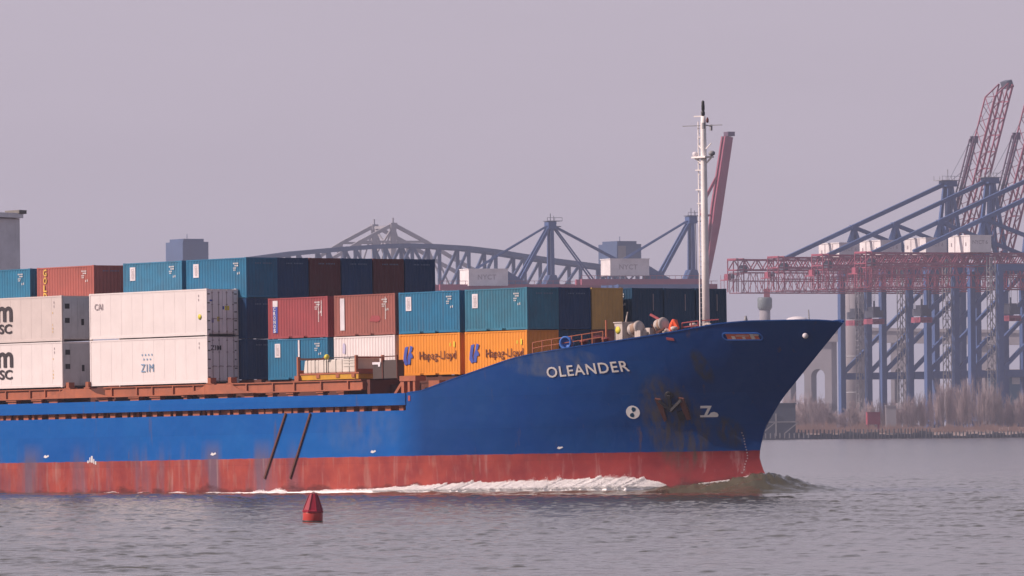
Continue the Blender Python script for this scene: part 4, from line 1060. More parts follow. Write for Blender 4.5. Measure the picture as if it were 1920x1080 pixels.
# dark timber pier end with pale bracing, beside the bow
P = at(1443, 822, 2236)
pr = empty('timber_pier', Matrix.Translation((P.x-14, 2236, 0)), 'dark timber pier end with pale cross braces just beyond the bow', 'pier')
mb = MB(); mb.box(0, 22.0, 0.5, 8.5, 1.2, 11.0); mb.box(-0.3, 22.3, 0.2, 8.8, 11.0, 11.4); mb.box(-1, 27, -0.5, 9, -1.0, 1.2); mb.build('wall', paint('pier planks', (0.050,0.058,0.085), wear=0.3, scale=0.3, rough=0.9), pr)
mb = MB()
mb.bar((0.5,0.3,5.6), (22,0.3,5.6), 0.45, 0.3)
for x in (7.5, 16.0): mb.bar((x,0.25,1.3), (x,0.25,8.2), 0.5, 0.35)
for x in (3.0, 11.5, 18.5): mb.bar((x,0.28,2.0), (x+4.2,0.28,5.4), 0.28)
for i in range(18): mb.box(1+i*1.45, 1.35+i*1.45, -0.75, -0.52, 0.6, 2.2)
mb.build('brace', PALET, pr)

# ------------------------------------------------------------------ quay cranes, right group
BD = Vector((0.89, 0.456, 0)).normalized()
def crane_frame(px, Y, b):
    P = at(px, 800, Y); y = Vector((-b.y, b.x, 0))
    return Matrix(((b.x, y.x, 0, P.x), (b.y, y.y, 0, P.y), (0,0,1,3.0), (0,0,0,1)))
def lattice(mb, x0, x1, ys, z0, z1, pitch, w_, chord, cross=True):
    n_ = max(1, int(round((x1-x0)/pitch))); p = (x1-x0)/n_
    for y in ys:
        mb.bar((x0,y,z0), (x1,y,z0), chord); mb.bar((x0,y,z1), (x1,y,z1), chord)
        for i in range(n_):
            a = x0 + i*p
            mb.bar((a,y,z0), (a+p/2,y,z1), w_); mb.bar((a+p/2,y,z1), (a+p,y,z0), w_)
    if cross:
        for i in range(n_+1):
            for z in (z0, z1): mb.bar((x0+i*p,ys[0],z), (x0+i*p,ys[-1],z), w_)
GA = 37.0
def crane_right(M, label):
    t = empty('quay_crane', M, label, 'crane', 'blue and red quay cranes at the right')
    zt = 51.5                      # leg tops
    for x in (0, GA):
        for y in (-9, 9):
            mb = MB(); mb.box(x-0.95, x+0.95, y-1.0, y+1.0, 1.5, zt); mb.box(x-1.6, x+1.6, y-2.6, y+2.6, 0.0, 1.5)
            mb.build('leg', CBLUE, t)
    def beam(name, *q):
        mb = MB(); mb.box(*q); mb.build(name, CBLUE, t)
    for y in (-9, 9):
        beam('portal_beam', 1.15, GA-1.15, y-0.9, y+0.9, 17.0, 19.2); beam('girder_support', -1.2, GA+1.2, y-1.0, y+1.0, zt, zt+2.2)
    for x in (0, GA):
        if x: beam('cross_beam', x-0.7, x+0.7, -7.9, 7.9, 17.2, 18.6)
        beam('cross_beam', x-1.0, x+1.0, -7.95, 7.95, zt+0.1, zt+2.0); beam('sill_beam', x-0.8, x+0.8, -7.9, 7.9, 2.5, 4.0)
    for y in (-9, 9):
        mb = MB(); mb.bar((GA-0.8,y,zt-0.5), (0.8,y,19.5), 1.25); mb.build('brace', CBLUE, t)
    mb = MB()                      # red girder and the walkway hung below
    lattice(mb, -47, GA+4, (-3.2, 3.2), 53.9, 57.3, 4.6, 0.30, 0.5)
    mb.build('girder', CRED, t)
    mb = MB()
    lattice(mb, -46, GA-2, (-4.2, 4.2), 46.2, 53.0, 7.0, 0.16, 0.28, True)
    for i in range(30):
        x = -46 + i*2.7
        for y in (-4.2, 4.2): mb.bar((x,y,46.2), (x,y,53.0), 0.14)
    for y in (-4.2, 4.2): mb.bar((-46,y,50.2), (GA-2,y,50.2), 0.2)
    mb.build('walkway', CRED, t)
    mb = MB()
    for x in (-47.0, -44.8):
        for y in (-3.6, 3.6): mb.bar((x,y,46.5), (x,y,57.8), 0.3)
        mb.bar((x,-3.6,52.5),(x,3.6,52.5),0.3); mb.bar((x,-3.6,57.6),(x,3.6,57.6),0.4)
    mb.box(-50.0, -46.0, -3.0, 3.0, 50.4, 50.7); mb.box(-49.8,-48.6,-1.5,0.8,50.7,52.6)
    for x in (-50,-48.7,-47.4):
        for y in (-3.0,3.0): mb.bar((x,y,50.5),(x,y,52.2),0.12); mb.bar((x,y,50.5),(x,y,46.8),0.14)
    mb.build('end_platform', CRED, t)
    mb = MB(); mb.box(-43.8,-42.0,-1.2,1.2,53.0,55.6); mb.box(-47.8,-46.9,-1.0,1.0,51.0,52.6); mb.build('winch', CDARK, t)
    # tied back A frame
    ap = (GA, 0, 84.0)
    mb = MB()
    for y in (-3.0, 3.0):
        mb.bar((GA-3.2,y,57.0), (GA-0.4,y*0.5,83.5), 1.3, r1=0.9); mb.bar((GA+4.4,y,57.0), (GA+0.5,y*0.5,83.5), 1.3, r1=0.9)
        mb.bar((GA+0.6,y,57.0), (GA+0.2,y*0.5,83.0), 0.5)
    mb.box(GA-2.0, GA+2.2, -2.6, 2.6, 82.6, 84.6); mb.build('tower_frame', CBLUE, t)
    mb = MB(); mb.box(GA-4, GA+3.4, -2.9, 2.9, 84.6, 84.8)
    for x in (-3.8, -1.5, 1.0, 3.2):
        for y in (-2.8, 2.8): mb.bar((GA+x,y,84.8), (GA+x,y,86.2), 0.14)
    mb.bar((GA-3.8,-2.8,86.1), (GA+3.2,-2.8,86.1), 0.12); mb.bar((GA,0,84.6), (GA,0,88.5), 0.2); mb.build('top_platform', CGREY, t)
    mb = MB(); mb.bar((GA-1,0,83.6), (-27,0,57.8), 1.35); mb.build('backstay', CBLUE, t)
    mb = MB(); mb.bar((0,0,68.5), (0.5+33,0,57.2), 1.2)
    for y in (-2.6, 2.6): mb.bar((0,0,68.5), (-3.2,y,57.2), 1.1); mb.bar((0,0,68.5), (2.6,y,57.2), 1.1)
    mb.box(-1.2, 1.2, -1.0, 1.0, 67.6, 69.3); mb.build('rear_frame', CBLUE, t)
    # machinery house
    mb = MB(); mb.box(-9.8, -1.8, -7, 7, 57.6, 62.9); mb.box(-10.0, -1.6, -7.2, 7.2, 62.9, 63.2)
    h = mb.build('machinery_house', CWHITE, t)
    for q in ((-2.7,-2.4,57.7,62.7), (2.6,2.9,57.7,62.7)):
        mb = MB(); mb.box(-9.9, -9.81, *q); mb.build('wall_trim', LGREY, h)
    for q in ((-4.6,-4.0,59.6,60.8), (4.6,5.2,59.6,60.8)):
        mb = MB(); mb.box(-9.9, -9.81, *q); mb.build('door', LGREY, h)
    me = text_mesh('NYCT 6', 1.7, 0.03, 0.02)
    mobj('lettering', me, HGREY, h, Matrix.Translation((-9.0,-7.03,60.3)) @ SIDE)
    # raised lattice boom
    mb = MB(); ang = R(73); org = Vector((GA+5.0, 0, 54.5)); ux = Vector((math.cos(ang),0,math.sin(ang))); uz = Vector((-math.sin(ang),0,math.cos(ang)))
    L_ = 66.0; n_ = 11; p = L_/n_
    def bp(d, y, k): return org + ux*d + uz*k + Vector((0,y,0))
    for y in (-3.2, 3.2):
        mb.bar(bp(0,y,0), bp(L_,y,0), 0.55); mb.bar(bp(0,y,5.7), bp(L_-6,y,5.7), 0.38); mb.bar(bp(L_-6,y,5.7), bp(L_,y,1.8), 0.38); mb.bar(bp(0,y,1.9), bp(L_,y,1.7), 0.4)
        for i in range(n_):
            k = 5.7 if i < n_-1 else 3.5
            mb.bar(bp(i*p,y,1.8), bp((i+0.5)*p,y,k), 0.18); mb.bar(bp((i+0.5)*p,y,k), bp((i+1)*p,y,1.8), 0.18)
            mb.bar(bp(i*p,y,0), bp((i+0.5)*p,y,1.8), 0.3); mb.bar(bp((i+0.5)*p,y,1.8), bp((i+1)*p,y,0), 0.3)
    for i in range(n_+1):
        mb.bar(bp(i*p,-3.2,0), bp(i*p,3.2,0), 0.35); mb.bar(bp(min(i*p,L_-6),-3.2,5.7), bp(min(L_-6,(i+1)*p),3.2,5.7), 0.2)
    mb.build('boom', CRED, t)
    mb = MB()
    for y in (-3.2, 3.2): mb.bar(bp(-2,y*0.4,7.3), bp(44,y*0.4,7.5), 0.45); mb.bar(bp(-2,y*0.4,8.5), bp(44,y*0.4,8.6), 0.4); mb.box(-0.7,0.7,y*0.4-0.3,y*0.4+0.3,-1.2,1.2, Matrix.Translation(bp(44,0,7.6)))
    for i in range(12): mb.bar(bp(i*3.8,1.28,7.4), bp(i*3.8,-1.28,7.4), 0.2); mb.bar(bp(i*3.8,1.28,7.4), bp(i*3.8,1.28,8.6), 0.18); mb.bar(bp(i*3.8,-1.28,7.4), bp(i*3.8,-1.28,8.6), 0.18)
    mb.build('boom_stay', PURP, t)
    mb = MB(); mb.box(-0.9, 1.3, -2.2, 2.2, -1.3, 1.3, Matrix.Translation(bp(L_,0,0.6)) @ Matrix.Rotation(-R(20),4,'Y')); mb.build('boom_tip', CDARK, t)
    mb = MB(); mb.bar((GA+0.5,0,84), bp(36,0,6), 0.12); mb.bar((GA+0.5,1,84), bp(60,1,4), 0.10); mb.build('rope', CDARK, t)
    # stair tower and lift, pale lattice
    mb = MB()
    for x in (-2.4, -4.4):
        for y in (-10.4, -8.4): mb.bar((x,y,0), (x,y,56), 0.22)
    for i in range(18):
        z = 3.0*i; mb.bar((-2.4,-10.4,z), (-4.4,-10.4,z+3), 0.2); mb.bar((-4.4,-8.4,z), (-2.4,-8.4,z+3), 0.2); mb.box(-4.4,-2.4,-10.4,-8.4,z,z+0.15)
    mb.build('stair_tower', CGREY, t)
    return t
def spreader(t, x, z):
    mb = MB(); mb.box(x-1.9, x+1.9, -3, 3, z-0.2, z+2.2); mb.box(x-1.2, x+1.2, -2, 2, z+2.2, z+3.4); mb.bar((x,0,z+3.2),(x,0,z+5.4),0.5)
    s_ = mb.build('spreader', CDARK, t)
    mb = MB(); mb.box(x-2.3, x+2.3, -3, 3, z-1.5, z-0.6)
    for dx in (-2.2, 0.0, 2.0): mb.box(x+dx-0.2, x+dx+0.25, -3, 3, z-2.4, z-1.4)
    mb.build('lifting_frame', CRED, s_)
    mb = MB()
    for dx in (-1.5, 1.5):
        for y in (-2,2): mb.bar((x+dx,y,z+2), (x+dx,y,53), 0.1)
    mb.build('hoist_rope', CGREY, s_)
labs = ['quay crane furthest left of the blue and red cranes, with the leftmost house', 'quay crane second from the left among the blue and red cranes', 'quay crane third from the left among the blue and red cranes', 'quay crane at the right frame edge with the lettered house and nearest legs']
for i, (px, Y, sx) in enumerate(((1604.5, 2480, 0.5), (1682, 2452, -8.5), (1767, 2424, -7.5), (1850, 2396, 9.5))):
    t = crane_right(crane_frame(px, Y, BD), labs[i])
    spreader(t, sx, 37.6)

# ------------------------------------------------------------------ quay cranes behind the ship
BL = Vector((0.95, 0.312, 0)).normalized()
def crane_left(M, label, raised, dz):
    t = empty('quay_crane', M, label, 'crane', 'quay cranes behind the ship')
    H0 = 47.5 + dz
    for x in (0, -28):
        for y in (-8, 8):
            mb = MB(); mb.box(x-0.9, x+0.9, y-0.9, y+0.9, 0, H0-1.5); mb.build('leg', CBLUE, t)
    def beam(name, *q):
        mb = MB(); mb.box(*q); mb.build(name, CBLUE, t)
    for y in (-8, 8): beam('portal_beam', -27.1, -0.9, y-0.8, y+0.8, 16, 18); beam('girder_support', -29, 1, y-0.9, y+0.9, H0-1.5, H0)
    for x in (0, -28): beam('cross_beam', x-0.8, x+0.8, -7.1, 7.1, 16.2, 18.2); beam('cross_beam', x-0.9, x+0.9, -7.1, 7.1, H0-1.4, H0-0.1)
    mb = MB(); mb.box(-40, 3, -3.4, -2.2, H0, H0+1.9); mb.box(-40, 3, 2.2, 3.4, H0, H0+1.9)
    for i in range(20): mb.bar((-40+i*2.2,-3.6,H0+1.9), (-40+i*2.2,-3.6,H0+3.1), 0.12)
    mb.bar((-40,-3.6,H0+3.0), (3,-3.6,H0+3.0), 0.15); mb.build('girder', CRED, t)
    z1 = 70.0 + dz
    mb = MB()
    for y in (-2.2, 2.2): mb.bar((0,y,H0+1.9), (0,y*0.6,z1), 1.1)
    mb.bar((0.9,0,H0+1.9), (0.7,0,z1), 0.4); mb.box(-1.4,1.4,-2.2,2.2,z1-2.0,z1+0.4); mb.prism([(-3.2,H0),(3.0,H0),(1.0,H0+5),(-1.0,H0+5)], SIDE @ Matrix.Translation((0,0,-3)), 6.0); mb.build('mast', CBLUE, t)
    mb = MB(); mb.box(-1.8,3.4,-2.4,2.4,z1+0.5,z1+0.7); mb.bar((0,0,z1+0.5),(0,0,z1+3.2),0.18); mb.bar((1.2,0,z1+0.5),(1.2,0,z1+2.4),0.15); mb.bar((1,0,z1-1.2),(3.8,0,z1-1.2),0.3); mb.bar((-1.8,-2.3,z1+1.7),(3.4,-2.3,z1+1.7),0.12)
    for x in (-1.8,0.8,3.4): mb.bar((x,-2.3,z1+0.7),(x,-2.3,z1+1.7),0.12)
    mb.build('top_platform', CDARK, t)
    mb = MB()
    for y in (-1.8, 1.8): mb.bar((-0.6,y*0.6,z1-1.2), (-12,y,H0+2), 1.0)
    mb.build('rear_leg', CBLUE, t)
    mb = MB()
    for y in (-1.5, 1.5): mb.bar((-0.8,y*0.6,z1-0.8), (-27,y,H0+6.8), 0.42)
    mb.build('backstay', CBLUE, t)
    mb = MB(); mb.box(-30.4, -16.7, -4.9, 4.9, H0+3.0-(1.6 if dz < 0.5 else 0), H0+8.4-(1.6 if dz < 0.5 else 0)); mb.box(-30.6,-16.5,-5.1,5.1,H0+8.4-(1.6 if dz < 0.5 else 0),H0+8.7-(1.6 if dz < 0.5 else 0)); h = mb.build('machinery_house', CWHITE, t)
    zb = H0+3.0-(1.6 if dz < 0.5 else 0)
    me = text_mesh('NYCT', 2.3, 0.05, 0.02, spacing=1.1); mobj('lettering', me, HGREY, h, Matrix.Translation((-27.4,-4.93,zb+2.1)) @ SIDE)
    mb = MB(); mb.prism([(-16.4,H0+1.9),(-8.5,H0+1.9),(-10.5,H0+3.0),(-16.4,H0+6.4)], SIDE @ Matrix.Translation((0,0,-3)), 6.5); mb.build('rope_guard', CBLUE, t)
    if not raised:
        mb = MB(); mb.box(3, 58, -3.4, -2.2, H0+0.3, H0+1.9); mb.box(3, 58, 2.2, 3.4, H0+0.3, H0+1.9)
        for i in range(24): mb.bar((4+i*2.25,-3.6,H0+1.9),(4+i*2.25,-3.6,H0+3.0),0.14); mb.bar((4+i*2.25,-2.2,H0+1.2),(5.1+i*2.25,2.2,H0+1.2),0.3)
        mb.bar((3,-3.6,H0+2.9),(58,-3.6,H0+2.9),0.15); mb.box(11,17,-3.6,3.6,H0+1.9,H0+3.6); mb.box(36,40,-3.6,3.6,H0+1.9,H0+3.4); mb.build('boom', CRED, t)
        mb = MB()
        for y in (-1.6, 1.6): mb.bar((1,y*0.6,z1-1), (37.5,y,H0+3), 0.5); mb.bar((1,y*0.6,z1-1.2), (15,y,H0+3), 0.45)
        mb.build('forestay', CBLUE, t)
    else:
        mb = MB(); a = Vector((4.8,0,H0+0.5)); c = Vector((13.2,0,98.5)); d = (c-a).normalized(); n_ = Vector((-d.z,0,d.x))
        for y in (-1.5, 1.5):
            yv = Vector((0,y,0))
            p = [a+n_*0.5, a-n_*0.6, c-n_*1.2-d*2, c+n_*1.6]
            p = [a + n_*0.3, a + d*26 + n_*1.5, c + n_*1.5, c - n_*1.3, a + d*20 - n_*1.5, a - n_*0.5]
            vs = [q + yv + Vector((0,-0.6,0)) for q in p] + [q + yv + Vector((0,0.6,0)) for q in p]; k = len(p)
            mb.add(vs, [tuple(range(k)), tuple(range(2*k-1,k-1,-1))] + [(i,k+i,k+(i+1)%k,(i+1)%k) for i in range(k)])
        for i in range(12): q = a + d*(4+i*4); mb.bar(q+Vector((0,-2.0,0)), q+Vector((0,2.0,0)), 0.6)
        mb.bar(a+d*26+n_*5.2, a+d*36+n_*1.6, 0.9); mb.bar(a+d*22+n_*5.0, a+d*26+n_*5.2, 0.6); mb.bar(a+d*22+n_*5.0, a+d*23+n_*1.0, 0.7)
        mb.build('boom', CRED, t)
        mb = MB(); mb.box(-1.0,1.5,-2.1,2.1,-0.4,1.1, Matrix.Translation(c + Vector((0.4,0,0.6)))); mb.build('boom_tip', PURP, t)
        mb = MB()
        for x in (2.2, 3.4): mb.bar((x*0.5,0.5,z1), (x*0.6,0.5,H0+3), 0.22)
        mb.build('rope', CDARK, t)
    return t
crane_left(crane_frame(1035, 2450, BL), 'quay crane with lowered boom and white house behind the middle of the ship', False, 0.0)
crane_left(crane_frame(1299, 2450, BL), 'quay crane with raised red boom behind the white mast', True, 1.4)

# ------------------------------------------------------------------ lift bridge
AX = Vector((math.cos(R(27)), math.sin(R(27)), 0))
P = at(765, 800, 2900)
MBR = Matrix(((AX.x,-AX.y,0,P.x),(AX.y,AX.x,0,P.y),(0,0,1,0),(0,0,0,1)))
lb_ = empty('lift_bridge', MBR, 'steel lift bridge with its curved truss span raised between two towers', 'bridge')
XT = [-88,-75,-62,-50,-37,-25,-12,0,12,25,37,50,62,75,88]
ZT = [68.2,70.0,71.7,73.2,74.6,75.6,76.5,77.0,77.0,76.6,75.8,74.4,72.8,70.8,68.4]
ZT = [float(np.interp(x, [-88,-50,-25,-5,18,32,56,88],[69.0,73.8,75.9,77.2,76.6,75.6,72.2,68.6])) for x in XT]
ZB = 57.5
mb = MB()
for y in (-5, 5):
    for i in range(len(XT)-1):
        mb.bar((XT[i],y,ZT[i]), (XT[i+1],y,ZT[i+1]), 1.5, 1.7); mb.bar((XT[i],y,ZB), (XT[i+1],y,ZB), 1.3)
    mb.bar((XT[0]-6,y,ZB),(XT[0],y,ZT[0]),1.4); mb.bar((XT[-1]+6,y,ZB),(XT[-1],y,ZT[-1]),1.4); mb.bar((XT[0]-6,y,ZB),(XT[0],y,ZB),1.3); mb.bar((XT[-1]+6,y,ZB),(XT[-1],y,ZB),1.3)
mb.build('chord', STEELB, lb_)
def member(name, a, c, w_):
    mb = MB(); mb.bar(a, c, w_); mb.build(name, STEELB, lb_)
for y in (-5, 5):
    for i in range(len(XT)):
        member('post', (XT[i],y,ZB), (XT[i],y,ZT[i]), 1.15)
        if 0 < i < 7: member('diagonal', (XT[i],y,ZT[i]), (XT[i+1]-3,y,ZB), 1.0)
        if 7 < i < 14: member('diagonal', (XT[i],y,ZT[i]), (XT[i-1]+3,y,ZB), 1.0)
    member('diagonal', (XT[6],y,ZB),(XT[7],y,ZT[7]),1.0); member('diagonal', (XT[8],y,ZB),(XT[7],y,ZT[7]),1.0)
mb = MB()
for i in range(len(XT)-1):
    mb.bar((XT[i],-5,ZT[i]), (XT[i+1],5,ZT[i+1]), 0.35); mb.bar((XT[i],5,ZT[i]), (XT[i+1],-5,ZT[i+1]), 0.35); mb.bar((XT[i],-5,ZT[i]), (XT[i],5,ZT[i]), 0.5)
    mb.box(XT[i]+0.1, XT[i+1], -4.4, 4.4, ZB-0.4, ZB+0.4)
mb.build('lateral_bracing', STEELB, lb_)
for s_ in (-1, 1):
    x = 95.5*s_
    mb = MB()
    for dx in (-4.5, 4.5):
        for y in (-6.5, 6.5): mb.bar((x+dx,y,0), (x+dx,y,66), 1.3)
    z = 4
    while z < 62:
        for y in (-6.5, 6.5): mb.bar((x-4.5,y,z), (x+4.5,y,z+9), 0.6); mb.bar((x+4.5,y,z), (x-4.5,y,z+9), 0.6); mb.bar((x-4.5,y,z), (x+4.5,y,z), 0.6)
        for dx in (-4.5, 4.5): mb.bar((x+dx,-6.5,z), (x+dx,6.5,z+9), 0.6)
        z += 9
    tw = mb.build('tower', STEELB, lb_)
    mb = MB(); mb.box(x-5.5, x+5.5, -8, 8, 65.5, 78.0); mb.box(x-4.5, x+4.2, -6.5, 6.5, 78.0, 79.2); mb.bar((x,0,79),(x,0,81.2),0.2); mb.build('sheave_house', STEELB, tw)
    if s_ > 0:
        mb = MB(); mb.box(x-5.0, x-1.5, -8.06, -8.01, 70.0, 77.2); mb.build('opening', CGREY, tw)

# ------------------------------------------------------------------ cantilever road bridge beyond
AX2 = Vector((math.cos(R(22)), math.sin(R(22)), 0))
P = at(722, 800, 3350)
M2 = Matrix(((AX2.x,-AX2.y,0,P.x),(AX2.y,AX2.x,0,P.y),(0,0,1,0),(0,0,0,1)))
cb = empty('cantilever_bridge', M2, 'hazy cantilever truss bridge with a peaked top far behind the lift bridge', 'bridge')
mb = MB()
CX = [-75,-60,-46,-32,-16,0,16,32,46,60,75]; CZ = [68,70,74,81,90,98,90,81,74,70,68]
for y in (-12, 12):
    for i in range(len(CX)-1):
        mb.bar((CX[i],y,CZ[i]), (CX[i+1],y,CZ[i+1]), 1.6); mb.bar((CX[i],y,52), (CX[i+1],y,52), 1.5)
        a, c_ = (i, i+1) if CX[i] < 0 else (i+1, i)
        mb.bar((CX[a],y,52), (CX[c_],y,CZ[c_]), 0.7)
    for i in range(len(CX)): mb.bar((CX[i],y,52), (CX[i],y,CZ[i]), 0.8 if CX[i] else 2.4)
    mb.bar((-16,y,90),(16,y,90),1.0)
    mb.bar((0,y,98),(0,y,101),0.6); mb.box(-1.5,1.5,y-1.5,y+1.5,96,98.6)
mb.bar((0,-12,97),(0,12,97),1.2); mb.bar((0,-12,97),(0,12,84),0.8); mb.bar((0,12,97),(0,-12,84),0.8); mb.bar((0,-12,80),(0,12,80),1.0)
mb.build('truss', STEELG, cb)
mb = MB(); mb.box(-220, 75, -10, 10, 49, 51.5)
for y in (-9, 9): mb.box(-4, 4, y-3, y+3, 0, 49)
mb.build('deck', CONC, cb)
# concrete viaduct
P = at(1400, 800, 3300)
AX3 = Vector((math.cos(R(-14)), math.sin(R(-14)), 0))
M3 = Matrix(((AX3.x,-AX3.y,0,P.x),(AX3.y,AX3.x,0,P.y),(0,0,1,0),(0,0,0,1)))
vd = empty('viaduct', M3, 'grey concrete road viaduct on tall piers behind the right cranes', 'viaduct')
mb = MB(); vs = []
prof = [(-160,50.5),(0,49.2),(40,48.2),(100,46.5),(200,44.0)]
for i in range(len(prof)-1):
    (x0,z0),(x1,z1) = prof[i], prof[i+1]
    vs = [(x0,-8,z0-6),(x1,-8,z1-6),(x1,8,z1-6),(x0,8,z0-6),(x0,-8,z0-0.8),(x1,-8,z1-0.8),(x1,8,z1-0.8),(x0,8,z0-0.8)]
    mb.add(vs, [(0,3,2,1),(4,5,6,7),(0,1,5,4),(2,3,7,6)])
    vs = [(x0,-9,z0-0.8),(x1,-9,z1-0.8),(x1,-8.1,z1-0.8),(x0,-8.1,z0-0.8),(x0,-9,z0+0.6),(x1,-9,z1+0.6),(x1,-8.1,z1+0.6),(x0,-8.1,z0+0.6)]
    mb.add(vs, [(0,3,2,1),(4,5,6,7),(0,1,5,4),(2,3,7,6)])
mb.build('deck', CONC, vd)
def arched_pier(x, cols, W):
    mb = MB(); zt = float(np.interp(x, [q[0] for q in prof], [q[1] for q in prof])) - 6.05
    zs = 30.0
    mb.box(x-W/2, x+W/2, -6, 6, zs, zt)
    n_ = cols; cw = W/(2*n_-1)*0.72; gap = (W - n_*cw)/(n_-1)
    for i in range(n_):
        x0 = x - W/2 + i*(cw+gap); mb.box(x0, x0+cw, -6, 6, 0, zs)
        if i < n_-1:    # arch head
            c_ = x0+cw+gap/2; r_ = gap/2; pts = [(x0+cw+0.0, zs)]
            arc = [(c_ - r_*math.cos(math.pi*k/10), zs - 3.2 + 3.2*math.sin(math.pi*k/10)) for k in range(11)]
            mb.prism([(x0+cw, zs)] + arc[:6] + [(c_, zs)], SIDE @ Matrix.Translation((0,0,-6)), 12); mb.prism([(c_, zs)] + arc[5:] + [(x0+cw+gap, zs)], SIDE @ Matrix.Translation((0,0,-6)), 12)
    mb.box(x-W/2, x+W/2, -6, 6, 11.0, 14.5)
    mb.build('pier', CONC, vd)
arched_pier(29.5, 3, 22); arched_pier(71, 2, 7); arched_pier(112, 2, 7); arched_pier(-12, 3, 22)

# pale tower with a wide head, grey silo, distant mast
P = at(1436, 800, 2720)
ct = empty('control_tower', Matrix.Translation((P.x, P.y, 3)), 'pale round tower with a wider head under the red girders', 'tower')
mb = MB(); mb.lathe([(2.3,0),(2.05,40),(2.0,44.5)], 20); mb.build('shaft', CONC, ct)
mb = MB(); mb.lathe([(2.1,44.5),(2.7,45.5),(2.75,48.6),(2.4,49.3)], 20); mb.build('head', paint('green grey cladding', (0.15,0.18,0.19), wear=0.2, scale=0.3), ct)
mb = MB(); mb.box(-0.3,1.9,-1,1,49.3,52.5); mb.build('roof_hut', CRIM, ct)
P = at(1606, 800, 2850)
si = empty('storage_silo', Matrix.Translation((P.x, P.y, 3)), 'broad pale grey silo between the left legs of the cranes', 'silo')
mb = MB(); mb.lathe([(4.0,0),(4.0,54),(3.6,55.2),(1.0,56.2)], 28); mb.build('drum', CONC, si)
mb = MB()
for z in (14, 28, 42): mb.lathe([(4.05,z),(4.12,z+0.05),(4.12,z+0.5),(4.05,z+0.55)], 28)
mb.build('hoop', CGREY, si)
P = at(468, 800, 2700)
ms = empty('signal_mast', Matrix.Translation((P.x, P.y, 3)), 'red and white lattice mast tip showing above the left containers', 'mast')
mb = MB()
for x, y in ((-1,-1),(1,-1),(1,1),(-1,1)): mb.bar((x*1.6,y*1.6,0), (x*0.9,y*0.9,63), 0.35)
for i in range(16): z = i*4; mb.bar((-1.4,-1.2,z),(1.4,-1.2,z+4),0.25); mb.bar((1.4,-1.2,z),(-1.4,-1.2,z+4),0.25)
mb.build('lattice', CRED, ms)
mb = MB(); mb.box(-2.2,2.0,-1.5,1.5,61.5,63.5); mb.box(0.2,1.4,-1,1,63.5,64.6); mb.box(-1.6,-0.4,-1,1,63.5,64.2); mb.build('head', FLAME, ms)
# low warehouse and small shore objects at the right
P = at(1905, 800, 2760)
wh = empty('warehouse', Matrix.Translation((P.x, P.y, 3)), 'low dark warehouse with a pale eave band at the right frame edge', 'warehouse')
mb = MB(); mb.box(-10, 40, -10, 10, 0, 20.5); mb.build('wall', DTEAL, wh)
mb = MB(); mb.box(-11, 41, -11, 11, 20.5, 22.0); mb.build('roof', paint('pale eave', (0.55,0.45,0.30), wear=0.1), wh)
mb = MB()
for i in range(8): mb.box(-8+i*6, -4+i*6, -10.1, -10.01, 16.5, 19.0)
mb.build('window_band', CGREY, wh)
P = at(1635, 800, 2275)
bx = empty('site_container', Matrix.Translation((P.x-2.1, 2262, 2.6)) @ Matrix.Rotation(R(8),4,'Z'), 'red steel box standing among the shrubs on the far bank', 'container')
mb = MB(); mb.box(0.06,4.14,0.06,2.34,2.0,5.7); mb.box(0.3,0.6,0.3,0.6,-1,2.0); mb.box(3.6,3.9,0.3,0.6,-1,2.0); mb.box(0.3,0.6,1.8,2.1,-1,2.0); mb.box(3.6,3.9,1.8,2.1,-1,2.0)
for i in range(13): mb.box(0.1+i*0.32, 0.24+i*0.32, 0.0, 0.07, 2.2, 5.5)
mb.build('body', paint('far red box', (0.36,0.045,0.07), wear=0.2), bx)
mb = MB(); mb.box(-0.05,4.25,-0.05,2.45,5.7,5.9); mb.build('roof', CRIM, bx)
P = at(1671, 800, 2290)
gp = empty('concrete_block', Matrix.Translation((P.x-1.6, P.y, 3.0)), 'grey concrete block standing right of the red box on the bank', 'block')
mb = MB(); mb.box(0,3.2,0,3,0,7.2); mb.box(-0.2,3.4,-0.2,3.2,7.2,7.6); mb.build('body', CONC, gp)

# ------------------------------------------------------------------ bare thicket on the bank
def shrub_mesh(seed, H, Wd, n_):
    rs = random.Random(seed); tr = MB(); cr_ = MB()
    for s_ in range(5):
        a = rs.uniform(0,6.28); lean = rs.uniform(0.05,0.3)*Wd; p = Vector((rs.uniform(-0.25,0.25)*Wd, rs.uniform(-0.25,0.25)*Wd, -0.5))
        q = p + Vector((math.cos(a)*lean, math.sin(a)*lean, H*rs.uniform(0.55,0.9))); tr.bar(p, q, 0.16, n=5, r1=0.05)
        for k in range(n_):
            t = rs.uniform(0.12,1.0); b0 = p.lerp(q, t); aa = rs.uniform(0,6.28); el = rs.uniform(0.7,1.45); l = rs.uniform(0.18,0.42)*H*(1.15-t*0.5)
            b1 = b0 + Vector((math.cos(aa)*math.cos(el)*l, math.sin(aa)*math.cos(el)*l, math.sin(el)*l))
            w0 = rs.uniform(0.022, 0.055); x = Vector((math.sin(aa),-math.cos(aa),0))*w0; y = Vector((1,0.3,0)).normalized()*w0
            cr_.add([b0-y, b0+y, b1], [(0,1,2)]); cr_.add([b0-x, b0+x, b1], [(0,1,2)])
            for e_ in range(3):
                c0 = b0.lerp(b1, rs.uniform(0.3,0.9)); a2 = aa + rs.uniform(-1.2,1.2); l2 = l*rs.uniform(0.25,0.5)
                c1 = c0 + Vector((math.cos(a2)*l2*0.6, math.sin(a2)*l2*0.6, l2*0.85)); y2 = y*0.7
                cr_.add([c0-y2, c0+y2, c1], [(0,1,2)])
    return tr, cr_
protos = []
for i, (H_, W_) in enumerate(((9,4.5),(7,5),(11,5),(6,5.5),(8,4))):
    tr, cr_ = shrub_mesh(20+i, H_, W_, 54)
    protos.append((H_, tr, cr_))
